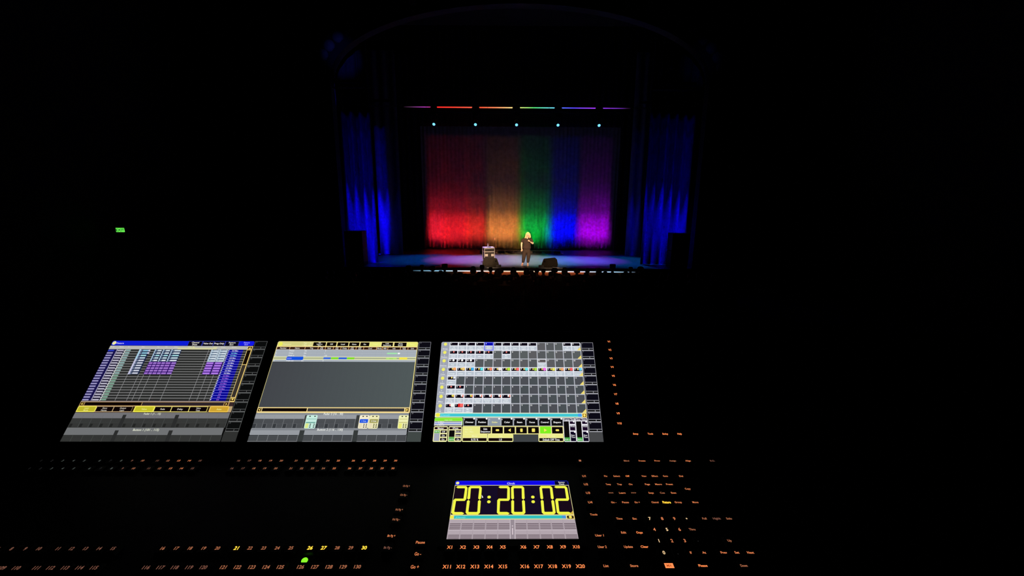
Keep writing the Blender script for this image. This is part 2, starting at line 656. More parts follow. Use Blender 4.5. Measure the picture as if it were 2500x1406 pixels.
drape('side_drape', 6.95, 7.9, 0.02, 11.5, 25.1, 0.08, 0.5, BLUEDRAPE, 'dim blue drape just right of the dark gap beside the rainbow', 13)

# ------------------------------------------------------------------ battens
for py, pz, lb in ((BY - 0.02, BZ + 0.22, 'black pipe carrying the row of colour LED battens'), (25.5, 8.33, 'black pipe carrying the five hanging blue stage lights')):
    t = thing('batten_pipe', lb, 'pipe', (0.3, py, pz))
    obj('pipe', tube(bmesh.new(), (-9.5, 0, 0), (9.5, 0, 0), 0.025), BLACKMETAL, t)
    for i in range(6):
        x = -9.0 + i * 3.6
        obj('hanging_cable', tube(bmesh.new(), (x, 0, 0.02), (x, 0, 14.0 - pz), 0.006, n=6), BLACKMETAL, t)
rd, pk, yl = (1.0, 0.045, 0.03), (0.30, 0.03, 0.26), (1.0, 0.62, 0.22)
SEG = [(-6.9, -5.17, [(0.0, (0, 0, 0)), (0.3, (0.06, 0.02, 0.06)), (0.8, (0.30, 0.03, 0.32)), (1.0, (0.30, 0.02, 0.12))], 'faint purple LED batten at the left end of the row'),
       (-4.79, -2.57, [(0.0, (1.0, 0.02, 0.02)), (0.5, (1.0, 0.05, 0.03)), (1.0, (1.0, 0.11, 0.06))], 'bright red LED batten, second in the row'),
       (-2.14, -0.03, [(0.0, (1.0, 0.07, 0.03)), (0.5, (1.0, 0.24, 0.10)), (1.0, (1.0, 0.62, 0.22))], 'LED batten running from red to yellow'),
       (0.41, 2.60, [(0.0, (0.62, 0.75, 0.18)), (0.4, (0.08, 0.75, 0.16)), (1.0, (0.15, 0.62, 0.85))], 'LED batten running from green to pale blue'),
       (3.04, 5.17, [(0.0, (0.10, 0.16, 1.0)), (0.35, (0.10, 0.06, 1.0)), (1.0, (0.36, 0.04, 0.85))], 'LED batten running from blue to violet'),
       (5.61, 7.38, [(0.0, (0.22, 0.03, 0.55)), (0.5, (0.12, 0.02, 0.34)), (0.85, (0.02, 0.005, 0.03)), (1.0, (0, 0, 0))], 'dim violet LED batten at the right end of the row')]
for i, (a, b, st, lb) in enumerate(SEG):
    h = (b - a) / 2
    t = thing('led_batten', lb, 'stage light', ((a + b) / 2, BY, BZ), group='LED battens above the rainbow curtain')
    obj('housing', B(-h, h, -0.06, 0.05, 0.02, 0.14, bev=0.01), BLACKMETAL, t)
    obj('lens_strip', B(-h + 0.01, h - 0.01, -0.075, -0.06, -0.008 - 0.012 * (i in (1, 2)), 0.045, bev=0.003), gradient_glow('led_run_%d' % i, st, 1.3), t)
    for s in (-0.7, 0.7):
        obj('clamp', B(s * h - 0.03, s * h + 0.03, -0.05, 0.02, 0.14, 0.235), BLACKMETAL, t)
    obj('added_light_flap', B(-h - 0.2, h + 0.2, -0.30, 0.0370, -0.245, -0.24), BLACKMETAL, t)  # unseen plate added to cut the coloured light off the curtain foot
    for s in (-1, 1):
        obj('added_flap_arm', B(s * (h - 0.02) - 0.01, s * (h - 0.02) + 0.01, -0.075, -0.05, -0.24, 0.03), BLACKMETAL, t)
# unseen battens, added so their flaps cut the blue light low on the side drapes
for a, b, y, e_, lb in ((-8.6, -7.15, 20.75, 0.0199, 'unseen batten added to cut the light on the left blue drape'), (6.8, 8.6, 20.75, 0.0199, 'unseen batten added to cut the light on the right blue drape'),
                        (-8.1, -6.75, 24.35, 0.0200, 'unseen batten added upstage to cut the light on the narrow left drape'), (7.0, 7.75, 24.35, 0.0200, 'unseen batten added upstage to cut the light on the narrow right drape')):
    h = (b - a) / 2
    t = thing('led_batten', lb, 'stage light', ((a + b) / 2, y, 8.6), group='unseen battens added above the side drapes')
    obj('housing', B(-h, h, -0.06, 0.05, 0.02, 0.14, bev=0.01), BLACKMETAL, t)
    obj('added_light_flap', B(-h - 0.25, h + 0.25, -0.30, e_, -0.245, -0.24), BLACKMETAL, t)
    for s in (-1, 1):
        obj('added_flap_arm', B(s * (h - 0.02) - 0.01, s * (h - 0.02) + 0.01, -0.06, -0.045, -0.24, 0.03), BLACKMETAL, t)
    for s in (-0.7, 0.7):
        tb = bmesh.new()
        tube(tb, (s * h, 0, 0.14), (s * h, 0, 3.0 if y < 21 else 5.4), 0.008, n=6)
        obj('hanging_wire', tb, BLACKMETAL, t)


CYAN = glow('blue_lens', (0.16, 0.62, 1.0), 1.6)


def moving_light(x, lb):
    t = thing('moving_light', lb, 'stage light', (x, 25.5, 7.74), group='blue stage lights hanging over the stage')
    obj('base', B(-0.17, 0.17, -0.13, 0.13, 0.42, 0.54, bev=0.02), BLACKMETAL, t)
    obj('clamp', B(-0.04, 0.04, -0.03, 0.03, 0.54, 0.62), BLACKMETAL, t)
    bm = bmesh.new()
    box(bm, -0.19, -0.16, -0.05, 0.05, 0.0, 0.42)
    box(bm, 0.16, 0.19, -0.05, 0.05, 0.0, 0.42)
    box(bm, -0.19, 0.19, -0.05, 0.05, 0.38, 0.42)
    obj('yoke', bm, BLACKMETAL, t)
    hd = obj('head', lathe(bmesh.new(), [(0.07, 0.22), (0.13, 0.2), (0.14, 0.05), (0.12, -0.12), (0.1, -0.15)], n=20), BLACKMETAL, t, smooth=True)
    hd.rotation_euler = (R(-52), 0, 0)
    ln = obj('lens', lathe(bmesh.new(), [(0.082, -0.15), (0.082, -0.155), (0.06, -0.166), (0.03, -0.17)], n=20), CYAN, hd, smooth=True)
    return t


for x, lb in ((-4.65, 'leftmost of the five blue lights hanging over the stage'), (-2.21, 'second blue hanging stage light from the left'), (0.20, 'middle one of the five blue hanging stage lights'), (2.63, 'second blue hanging stage light from the right'), (5.04, 'rightmost of the five blue lights hanging over the stage')):
    moving_light(x, lb)

# ------------------------------------------------------------------ speakers
def pa_speaker(x0, x1, lb):
    cx = (x0 + x1) / 2
    h = (x1 - x0) / 2
    t = thing('loudspeaker', lb, 'loudspeaker', (cx, 20.35, 0), group='loudspeaker stacks at the stage sides')
    for k in range(2):
        z0 = 0.02 + k * 0.87
        c = obj('cabinet', B(-h, h, -0.3, 0.35, z0, z0 + 0.85, bev=0.015), BLACK, t)
        obj('grille', B(-h + 0.03, h - 0.03, -0.312, -0.295, z0 + 0.03, z0 + 0.82, bev=0.006), BLACKMETAL, c)


pa_speaker(-8.22, -7.35, 'black loudspeaker stack in front of the left blue drape')
pa_speaker(7.83, 8.68, 'black loudspeaker stack in front of the right blue drape')


def wedge(x, flip, lb):
    t = thing('stage_monitor', lb, 'stage monitor', (x, 20.28, 0.0), group='wedge monitors at the stage edge')
    pts = [(0.0, 0.0), (0.40, 0.0), (0.46, 0.10), (0.30, 0.42), (0.20, 0.45), (0.05, 0.36), (-0.02, 0.12)]
    bm = bmesh.new()
    prism(bm, pts, -0.36, 0.36)
    bmesh.ops.bevel(bm, geom=list(bm.edges), offset=0.02, segments=2, affect='EDGES')
    MW = mat('monitor_paint', (0.05, 0.042, 0.03), 0.8, 0, 0.2, noise=(25, 0.25))
    obj('cabinet', bm, MW, t)
    bm = bmesh.new()
    # grille facing upstage
    box(bm, -0.33, 0.33, -0.008, 0.008, -0.16, 0.16, bev=0.004)
    g = obj('grille', bm, BLACKMETAL, t)
    g.location = (0, 0.392, 0.265)
    g.rotation_euler = (R(26.5), 0, 0)
    bm = bmesh.new()
    s = -1 if flip else 1
    cxh = s * 0.365
    tube(bm, (cxh - 0.004, 0.2, 0.30), (cxh + 0.004, 0.2, 0.30), 0.05)
    obj('handle', bm, BLACK, t)
    return t


wl = wedge(-1.22, False, 'black wedge monitor in front of the flight case')
wl.rotation_euler = (0, 0, R(-38))
wr = wedge(2.03, True, 'black wedge monitor on the right, at the stage edge')
wr.rotation_euler = (0, 0, R(38))
DBOX = mat('floor_box_paint', (0.05, 0.045, 0.04), 0.7, noise=(20, 0.2))
for x, lb in ((-0.68, 'flat dark floor box beside the left wedge monitor'), (1.46, 'flat dark floor box beside the right wedge monitor')):
    t = thing('floor_box', lb, 'stage box', (x, 20.32, 0), group='flat boxes beside the monitors')
    obj('case', B(-0.13, 0.13, -0.09, 0.12, 0, 0.085, bev=0.01), DBOX, t)
    obj('lid', B(-0.12, 0.12, -0.08, 0.11, 0.085, 0.095, bev=0.003), DBOX, t)
cable = bmesh.new()
pp = [(2.02, 20.18, 0.015), (2.10, 20.12, 0.015), (2.2, 20.06, 0.015), (2.34, 20.05, 0.015)]
for a, b in zip(pp, pp[1:]):
    tube(cable, a, b, 0.011, n=8)
tag(obj('cable', cable, mat('pale_cable', (0.6, 0.55, 0.5), 0.5)), 'short pale cable lying on the stage edge by the right monitor', 'cable')

# ------------------------------------------------------------------ flight case with a bottle on top
FC = thing('flight_case', 'tall black flight case with pale metal edges used as a table', 'flight case', (-1.30, 22.3, 0.0), (0, 0, R(15)))
hw, hd_, zt = 0.285, 0.28, 0.75
PANEL = mat('case_laminate', (0.035, 0.028, 0.018), 0.5, noise=(12, 0.2))
obj('panel', B(-hw + 0.01, hw - 0.01, -hd_ + 0.01, hd_ - 0.01, 0.09, zt - 0.01), PANEL, FC)
ALU = mat('aluminium_edging', (0.85, 0.78, 0.66), 0.4, 0.25, noise=(30, 0.08))
bm = bmesh.new()
e = 0.022
for sx in (-1, 1):
    for sy in (-1, 1):
        x, y = sx * (hw - e / 2), sy * (hd_ - e / 2)
        box(bm, x - e / 2 - 0.002, x + e / 2 + 0.002, y - e / 2 - 0.002, y + e / 2 + 0.002, 0.09, zt)
for z in (0.10, 0.56, zt - 0.02):
    for sy in (-1, 1):
        y = sy * (hd_ - e / 2)
        box(bm, -hw, hw, y - e / 2, y + e / 2, z - 0.018, z + 0.018)
    for sx in (-1, 1):
        x = sx * (hw - e / 2)
        box(bm, x - e / 2, x + e / 2, -hd_, hd_, z - 0.018, z + 0.018)
obj('edging', bm, ALU, FC)
obj('lid', B(-hw - 0.005, hw + 0.005, -hd_ - 0.005, hd_ + 0.005, zt, zt + 0.03, bev=0.008), mat('case_lid', (0.6, 0.58, 0.62), 0.4, 0.2, noise=(10, 0.1)), FC)
for sx in (-1, 1):
    c = obj('butterfly_latch', B(sx * 0.165 - 0.075, sx * 0.165 + 0.075, -hd_ - 0.012, -hd_ + 0.004, 0.31, 0.44, bev=0.006), ALU, FC)
    obj('latch_dish', B(sx * 0.165 - 0.05, sx * 0.165 + 0.05, -hd_ - 0.016, -hd_ - 0.011, 0.335, 0.415, bev=0.004), ALU, c)
for sz in (0.655,):
    h = obj('handle_dish', B(-0.17, 0.17, -hd_ - 0.006, -hd_ + 0.004, 0.60, 0.70, bev=0.012), PANEL, FC)
    tb = bmesh.new()
    tube(tb, (-0.1, -hd_ - 0.02, 0.65), (0.1, -hd_ - 0.02, 0.65), 0.01)
    obj('grip', tb, BLACKMETAL, h)
for sx in (-1, 1):
    for sy in (-1, 1):
        bm = bmesh.new()
        cx_, cy_ = sx * (hw - 0.06), sy * (hd_ - 0.06)
        box(bm, cx_ - 0.03, cx_ + 0.03, cy_ - 0.03, cy_ + 0.03, 0.075, 0.09)
        box(bm, cx_ - 0.022, cx_ - 0.016, cy_ - 0.02, cy_ + 0.02, 0.03, 0.08)
        box(bm, cx_ + 0.016, cx_ + 0.022, cy_ - 0.02, cy_ + 0.02, 0.03, 0.08)
        tube(bm, (cx_ - 0.015, cy_, 0.037), (cx_ + 0.015, cy_, 0.037), 0.037, n=16)
        obj('castor', bm, BLACKMETAL, FC)
GL = mat('frosted_bottle', (0.75, 0.75, 0.8), 0.25, noise=(10, 0.05))
bt = thing('water_bottle', 'small pale water bottle standing on the flight case', 'bottle', (-1.33, 22.25, 0.781))
obj('bottle_body', lathe(bmesh.new(), [(0.032, 0.0), (0.036, 0.01), (0.036, 0.12), (0.03, 0.15), (0.014, 0.18), (0.014, 0.195)]), GL, bt, smooth=True)
obj('cap', lathe(bmesh.new(), [(0.016, 0.193), (0.016, 0.215), (0.013, 0.218)]), mat('white_cap', (0.8, 0.8, 0.8), 0.5), bt, smooth=True)
tw = obj('folded_towel', B(-1.30, -1.17, 22.15, 22.32, 0.781, 0.80, bev=0.008), mat('dark_cloth', (0.06, 0.055, 0.06), 0.9, noise=(30, 0.2)))
tag(tw, 'small dark folded cloth beside the bottle on the flight case', 'towel')

# ------------------------------------------------------------------ low row of fixtures on the floor in front of the curtain
GR = thing('floor_batten', 'long low black row of floor lights in front of the rainbow curtain', 'floor light', (0.5, 26.35, 0.0))
obj('rail', B(-2.7, 2.75, 0.02, 0.06, 0.15, 0.175), mat('scuffed_metal', (0.12, 0.10, 0.09), 0.5, 0.3, noise=(15, 0.3)), GR)
for i in range(9):
    x = -2.4 + i * 0.6
    bm = bmesh.new()
    box(bm, x - 0.2, x + 0.2, -0.1, 0.1, 0.0, 0.14, bev=0.012)
    obj('lamp_unit', bm, mat('lamp_unit_paint_%d' % (i % 2), (0.09, 0.07, 0.055) if i % 2 else (0.015, 0.013, 0.012), 0.6, noise=(20, 0.3)), GR)
for x, z, lb in ((-1.02, 0.0, 'small silver connector on the floor right of the flight case'), (3.22, 0.0, 'small silver fitting on the floor at the right end of the floor lights')):
    bm = bmesh.new()
    box(bm, x - 0.05, x + 0.05, 26.0, 26.09, 0.001, 0.07, bev=0.01)
    tube(bm, (x, 26.0, 0.035), (x, 25.93, 0.03), 0.02)
    tag(obj('connector', bm, STEEL), lb, 'connector', None)
# slim stand with a small white lamp against the curtain
ST = thing('lamp_stand', 'slim black stand with a tiny white tip in front of the orange light', 'stand', (-1.18, 27.6, 0))
bm = lathe(bmesh.new(), [(0.13, 0.0), (0.13, 0.02), (0.02, 0.04)])
obj('base', bm, BLACKMETAL, ST)
bm = tube(bmesh.new(), (0, 0, 0.03), (0, 0, 0.72), 0.012)
obj('pole', bm, BLACKMETAL, ST)
obj('tip', lathe(bmesh.new(), [(0.012, 0.7), (0.028, 0.73), (0.028, 0.83), (0.012, 0.87)]), glow('small_white_lamp', (0.6, 0.45, 0.35), 0.8), ST, smooth=True)


# ================================================================== PERFORMER
def person_performer():
    X, Y = 0.74, 20.80
    P = thing('person', 'blonde person in black shirt and trousers holding a microphone to the mouth', 'person', (X, Y, 0))
    # joints relative to P (x right in the photo, -y toward the house)
    hip, waist, chest, nck, headb = (0.0, 0.02, 0.90), (0.0, 0.01, 1.05), (0.0, 0.02, 1.24), (0.03, 0.0, 1.42), (0.045, -0.01, 1.50)
    hc, ht = (0.05, -0.015, 1.575), (0.05, 0.0, 1.66)
    shR, elR, wrR = (-0.21, 0.02, 1.34), (-0.275, 0.0, 1.10), (-0.265, -0.05, 0.88)
    shL, elL, wrL = (0.22, 0.02, 1.34), (0.31, -0.05, 1.12), (0.145, -0.20, 1.245)
    hR, hL = (-0.09, 0.02, 0.86), (0.10, 0.02, 0.86)
    kR, kL = (-0.14, -0.01, 0.47), (0.07, -0.01, 0.47)
    aR, aL = (-0.20, 0.03, 0.10), (0.06, 0.03, 0.10)
    tR, tL = (-0.26, -0.12, 0.045), (0.06, -0.14, 0.045)
    body = [[(hip, (0.15, 0.11)), (waist, (0.15, 0.11)), (chest, (0.16, 0.11)), (nck, 0.052), (headb, (0.06, 0.065)), (hc, (0.078, 0.092)), (ht, (0.06, 0.07))],
            [(chest, (0.16, 0.11)), (shR, 0.062), (elR, 0.047), (wrR, 0.031)],
            [(chest, (0.16, 0.11)), (shL, 0.062), (elL, 0.047), (wrL, 0.031)],
            [(hip, (0.15, 0.11)), (hR, 0.09), (kR, 0.062), (aR, 0.042), (tR, 0.035)],
            [(hip, (0.15, 0.11)), (hL, 0.09), (kL, 0.062), (aL, 0.042), (tL, 0.035)]]
    # relaxed right hand
    pm = (-0.262, -0.065, 0.835)
    body.append([(wrR, 0.031), (pm, (0.036, 0.018))])
    for i, (dx, L) in enumerate(((-0.027, 0.062), (-0.009, 0.072), (0.010, 0.068), (0.027, 0.052))):
        a = Vector(pm) + Vector((dx, -0.004, -0.035))
        b = a + Vector((dx * 0.2, -0.010, -L * 0.55))
        c = b + Vector((0, -0.018, -L * 0.4))
        body.append([(pm, (0.036, 0.018)), (tuple(a), 0.0095), (tuple(b), 0.0085), (tuple(c), 0.007)])
    th = Vector(pm) + Vector((0.038, -0.012, 0.0))
    body.append([(pm, (0.036, 0.018)), (tuple(th), 0.011), (tuple(th + Vector((0.012, -0.02, -0.035))), 0.009)])
    # left hand closed round the microphone
    pl = (0.095, -0.215, 1.285)
    body.append([(wrL, 0.031), (pl, (0.034, 0.024))])
    mic0, mic1 = Vector((0.105, -0.215, 1.22)), Vector((0.062, -0.150, 1.455))
    ax = (mic1 - mic0).normalized()
    for i in range(4):
        base = Vector(pl) + ax * (0.028 - i * 0.019) + Vector((-0.006, -0.006, 0.012))
        k1 = base + Vector((-0.030, -0.018, 0.0))
        k2 = base + Vector((-0.044, 0.008, 0.0))
        k3 = base + Vector((-0.030, 0.026, 0.0))
        body.append([(pl, (0.034, 0.024)), (tuple(base), 0.010), (tuple(k1), 0.009), (tuple(k2), 0.0085), (tuple(k3), 0.007)])
    tb = Vector(pl) + Vector((0.012, -0.02, 0.02))
    body.append([(pl, (0.034, 0.024)), (tuple(tb), 0.011), (tuple(tb + ax * 0.035 + Vector((-0.02, 0, 0))), 0.009)])
    bm = skinmesh(body, 2)
    # facial features joined into the same body mesh
    def blob(c, rx, ry, rz, mi=0):
        m = Matrix.Translation(c) @ Matrix.Diagonal((rx, ry, rz, 1))
        r = bmesh.ops.create_uvsphere(bm, u_segments=12, v_segments=8, radius=1.0, matrix=m)
        for v in r['verts']:
            for f in v.link_faces:
                f.material_index = mi
                f.smooth = True
    fx, fy, fz = 0.05, -0.10, 1.575
    blob((fx, fy - 0.012, fz - 0.012), 0.012, 0.018, 0.020)          # nose
    for s in (-1, 1):
        blob((fx + s * 0.030, fy + 0.006, fz + 0.012), 0.010, 0.006, 0.005, 1)
        blob((fx + s * 0.030, fy + 0.001, fz + 0.012), 0.005, 0.005, 0.005, 2)
        blob((fx + s * 0.030, fy + 0.008, fz + 0.027), 0.014, 0.005, 0.002, 4)
        blob((fx + s * 0.080, fy + 0.095, fz - 0.005), 0.010, 0.018, 0.026)
        blob((fx + s * 0.038, fy + 0.02, fz - 0.022), 0.022, 0.018, 0.020)
    blob((fx, fy + 0.004, fz - 0.045), 0.022, 0.009, 0.007, 3)
    blob((fx, fy + 0.012, fz - 0.072), 0.022, 0.018, 0.014)
    obj('body', bm, [SKIN, mat('eye_white', (0.8, 0.8, 0.78), 0.3), mat('eye_dark', (0.02, 0.015, 0.01), 0.4), mat('lips', (0.5, 0.12, 0.1), 0.5), mat('brow', (0.3, 0.19, 0.1), 0.6)], P, smooth=True)
    # shirt, trousers, shoes, hair
    CL = mat('black_shirt_cloth', (0.026, 0.015, 0.012), 0.9, noise=(20, 0.25), bump=0.3)
    TR = mat('black_trouser_cloth', (0.022, 0.013, 0.010), 0.9, noise=(20, 0.25), bump=0.3)
    sleeveR = tuple(Vector(shR).lerp(Vector(elR), 0.72))
    sleeveL = tuple(Vector(shL).lerp(Vector(elL), 0.80))
    sh = [[((0, 0.02, 0.82), (0.235, 0.165)), ((0, 0.01, 0.95), (0.235, 0.165)), ((0, 0.0, 1.08), (0.205, 0.15)), ((0, 0.015, 1.26), (0.19, 0.145)), ((0.02, 0.015, 1.37), (0.12, 0.09)), ((0.03, 0.01, 1.405), (0.07, 0.06))],
          [((0, 0.015, 1.26), (0.19, 0.145)), (shR, 0.085), (sleeveR, 0.077)],
          [((0, 0.015, 1.26), (0.19, 0.145)), (shL, 0.085), (sleeveL, 0.080)]]
    s_ = obj('shirt', skinmesh(sh, 2), CL, P, smooth=True)
    tz = [[((0, 0.02, 0.98), (0.18, 0.13)), ((0, 0.02, 0.80), (0.195, 0.145))],
          [((0, 0.02, 0.80), (0.195, 0.145)), ((-0.105, 0.02, 0.70), 0.13), ((-0.145, -0.01, 0.45), 0.105), ((-0.185, 0.02, 0.12), 0.072)],
          [((0, 0.02, 0.80), (0.195, 0.145)), ((0.11, 0.02, 0.70), 0.13), ((0.09, -0.01, 0.45), 0.105), ((0.06, 0.02, 0.12), 0.072)]]
    obj('trousers', skinmesh(tz, 2), TR, P, smooth=True)
    PK = mat('pink_shoe', (0.75, 0.30, 0.24), 0.5, noise=(20, 0.1))
    SO = mat('white_sole', (0.8, 0.75, 0.7), 0.5)
    for (a, tt) in ((aR, tR), (aL, tL)):
        heel = (a[0] * 1.0, a[1] + 0.03, 0.05)
        c = [[(heel, (0.045, 0.05)), ((a[0] * 0.5 + tt[0] * 0.5, -0.04, 0.055), (0.05, 0.048)), ((tt[0], tt[1], 0.045), (0.048, 0.036))]]
        so = obj('shoe', skinmesh(c, 2), PK, P, smooth=True)
        bm = bmesh.new()
        d = Vector((tt[0] - heel[0], tt[1] - heel[1], 0)).normalized()
        nrm = Vector((-d.y, d.x, 0))
        pts = []
        L = (Vector((tt[0], tt[1], 0)) - Vector((heel[0], heel[1], 0))).length
        for i in range(20):
            t_ = 2 * math.pi * i / 20
            pts.append(Vector((heel[0], heel[1], 0)) + d * (L / 2 + (L / 2 + 0.055) * math.cos(t_)) + nrm * 0.05 * math.sin(t_))
        lo = [bm.verts.new((p.x, p.y, 0.002)) for p in pts]
        hi = [bm.verts.new((p.x, p.y, 0.024)) for p in pts]
        bm.faces.new(list(reversed(lo)))
        bm.faces.new(hi)
        for i in range(20):
            j = (i + 1) % 20
            bm.faces.new((lo[i], lo[j], hi[j], hi[i]))
        obj('sole', bm, SO, so)
    hr = [[((0.05, 0.035, 1.60), (0.115, 0.085)), ((0.05, 0.055, 1.52), (0.12, 0.065)), ((0.045, 0.07, 1.44), (0.125, 0.055)), ((0.04, 0.075, 1.39), (0.11, 0.04))],
          [((0.05, 0.035, 1.60), (0.115, 0.085)), ((0.05, 0.0, 1.665), (0.10, 0.075)), ((0.05, -0.055, 1.668), (0.07, 0.03))],
          [((0.05, 0.035, 1.60), (0.115, 0.085)), ((-0.040, -0.035, 1.60), 0.045), ((-0.052, -0.045, 1.53), 0.042), ((-0.062, -0.05, 1.46), 0.042), ((-0.085, -0.05, 1.41), 0.036), ((-0.13, -0.05, 1.42), 0.018)],
          [((0.05, 0.035, 1.60), (0.115, 0.085)), ((0.140, -0.035, 1.60), 0.045), ((0.152, -0.045, 1.53), 0.042), ((0.160, -0.05, 1.46), 0.040), ((0.17, -0.05, 1.41), 0.028)]]
    obj('hair', skinmesh(hr, 2), HAIRBLOND, P, smooth=True)
    wb = bmesh.new()
    ww = Vector(wrL)
    dd = (Vector(pl) - ww).normalized()
    tube(wb, ww - dd * 0.012, ww + dd * 0.012, 0.038, n=16)
    obj('wristband', wb, BLACK, P)
    # microphone is held, so it is a thing of its own
    M = thing('microphone', 'dark handheld microphone held up to the mouth by the person', 'microphone', (X, Y, 0))
    bm = tube(bmesh.new(), mic0, mic1 - ax * 0.03, 0.011, 0.016, n=14)
    obj('handle', bm, BLACKMETAL, M, smooth=True)
    bm = bmesh.new()
    bmesh.ops.create_uvsphere(bm, u_segments=14, v_segments=10, radius=0.026, matrix=Matrix.Translation(mic1 - ax * 0.012))
    obj('grille', bm, mat('mic_mesh', (0.15, 0.14, 0.13), 0.4, 0.8), M, smooth=True)


person_performer()

# ================================================================== AUDIENCE
SHIRTS = [mat('audience_cloth_%d' % i, c, 0.9, noise=(20, 0.2)) for i, c in enumerate(((0.02, 0.02, 0.025), (0.05, 0.02, 0.02), (0.06, 0.05, 0.05), (0.025, 0.03, 0.03)))]


def seated_body():
    hip, ch, nk, hb, hc, ht = (0, 0, 0.50), (0, -0.04, 0.82), (0, -0.02, 0.98), (0, 0.0, 1.05), (0, 0.0, 1.13), (0, -0.01, 1.19)
    cs = [[(hip, (0.15, 0.12)), (ch, (0.16, 0.11)), (nk, 0.055), (hb, 0.065), (hc, (0.077, 0.095)), (ht, (0.06, 0.075))],
          [(ch, (0.16, 0.11)), ((-0.19, -0.03, 0.88), 0.06), ((-0.24, 0.0, 0.64), 0.045), ((-0.12, 0.2, 0.58), 0.032), ((-0.06, 0.27, 0.58), 0.028)],
          [(ch, (0.16, 0.11)), ((0.19, -0.03, 0.88), 0.06), ((0.24, 0.0, 0.64), 0.045), ((0.12, 0.2, 0.58), 0.032), ((0.06, 0.27, 0.58), 0.028)],
          [(hip, (0.15, 0.12)), ((-0.09, 0.08, 0.49), 0.085), ((-0.11, 0.42, 0.50), 0.062), ((-0.11, 0.42, 0.10), 0.042), ((-0.11, 0.54, 0.05), 0.035)],
          [(hip, (0.15, 0.12)), ((0.09, 0.08, 0.49), 0.085), ((0.11, 0.42, 0.50), 0.062), ((0.11, 0.42, 0.10), 0.042), ((0.11, 0.54, 0.05), 0.035)]]
    return skinmesh(cs, 1)


def jumper():
    cs = [[((0, 0, 0.50), (0.18, 0.14)), ((0, -0.04, 0.80), (0.19, 0.135)), ((0, -0.03, 0.95), (0.09, 0.075))],
          [((0, -0.04, 0.80), (0.19, 0.135)), ((-0.20, -0.03, 0.88), 0.078), ((-0.25, 0.0, 0.64), 0.062), ((-0.15, 0.15, 0.59), 0.045)],
          [((0, -0.04, 0.80), (0.19, 0.135)), ((0.20, -0.03, 0.88), 0.078), ((0.25, 0.0, 0.64), 0.062), ((0.15, 0.15, 0.59), 0.045)]]
    return skinmesh(cs, 1)


def head_hair(kind):
    if kind == 'short':
        return skinmesh([[((0, -0.045, 1.04), (0.085, 0.06)), ((0, -0.035, 1.10), (0.105, 0.09)), ((0, -0.01, 1.18), (0.105, 0.115)), ((0, 0.0, 1.23), (0.07, 0.08))]], 1)
    if kind == 'long':
        return skinmesh([[((0, -0.06, 0.90), (0.15, 0.06)), ((0, -0.055, 1.04), (0.14, 0.085)), ((0, -0.02, 1.15), (0.12, 0.12)), ((0, 0.0, 1.235), (0.08, 0.085))]], 1)
    if kind == 'full':
        return skinmesh([[((0, -0.045, 1.0), (0.13, 0.08)), ((0, -0.03, 1.10), (0.155, 0.12)), ((0, -0.01, 1.22), (0.12, 0.12))]], 1)
    bm = bmesh.new()   # flat topped cap
    lathe(bm, [(0.115, 1.12), (0.125, 1.16), (0.125, 1.27), (0.11, 1.285)], n=20)
    box(bm, -0.07, 0.07, 0.08, 0.2, 1.15, 1.165)
    return bm


body_me = seated_body()
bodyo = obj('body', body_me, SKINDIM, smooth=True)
jump = [obj('jumper', jumper(), s, smooth=True) for s in SHIRTS[:1]]
jm = jump[0].data
hairo = {k: obj('hair' if k != 'cap' else 'cap', head_hair(k), HAIRDARK if k != 'cap' else BLACK, smooth=(k != 'cap')) for k in ('short', 'long', 'full', 'cap')}
protos = [bodyo] + jump + list(hairo.values())
# theatre seat
seat_parts = {}
bm = bmesh.new()
prism(bm, [(-0.20, 0.42), (-0.14, 0.42), (-0.20, 0.92), (-0.235, 0.95), (-0.27, 0.92)], -0.26, 0.26)
bmesh.ops.bevel(bm, geom=list(bm.edges), offset=0.012, segments=2, affect='EDGES')
seat_parts['backrest'] = obj('backrest', bm, SEATFAB)
seat_parts['seat'] = obj('seat', B(-0.245, 0.245, -0.14, 0.32, 0.32, 0.375, bev=0.02), SEATFAB)
for s in (-1, 1):
    seat_parts['arm%d' % s] = obj('armrest', B(s * 0.275 - 0.015, s * 0.275 + 0.015, -0.2, 0.2, 0.60, 0.63, bev=0.005), BLACK)
    bm = bmesh.new()
    box(bm, s * 0.275 - 0.014, s * 0.275 + 0.014, -0.2, 0.16, 0.0, 0.60)
    seat_parts['side%d' % s] = obj('side_panel', bm, BLACKMETAL)
used = {}
LAB = {'short': 'short-haired seated person seen from behind, dark against the stage glow',
       'long': 'long-haired seated person seen from behind, dark against the stage glow',
       'full': 'full-haired seated person seen from behind, dark against the stage glow'}


def put(src, parent, m=None, name=None):
    """first use moves the built part itself, later uses copy it"""
    if src.name not in used:
        used[src.name] = True
        o = src
    else:
        o = src.copy()
        C.objects.link(o)
    o.parent = parent
    if m is not None:
        if o is not src:
            pass
        o.material_slots[0].link = 'OBJECT'
        o.material_slots[0].material = m
    return o


def audience(x, y, kind, rz=0.0, dz=0.0, label=None, group=None, sc=1.0):
    z = zfloor(y)
    t = thing('person', label or LAB[kind] + (' in the front rows' if y > 15.5 else ' further back'), 'person', (x, y, z + dz), (0, 0, rz), group or ('seated people, ' + kind + ' hair, ' + ('front rows' if y > 15.5 else 'further back')))
    t.scale = (sc, sc, sc)
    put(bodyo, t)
    put(jump[0], t, random.choice(SHIRTS))
    put(hairo[kind], t, random.choice((HAIRDARK, HAIRDARK, HAIRDARK, HAIRGREY)) if kind != 'cap' else None)
    st = thing('theatre_seat', 'dark plush theatre seat in the unlit rows below the stage', 'seat', (x, y - 0.05, z), (0, 0, 0), 'seats under the audience')
    for p in seat_parts.values():
        put(p, st)
    return t


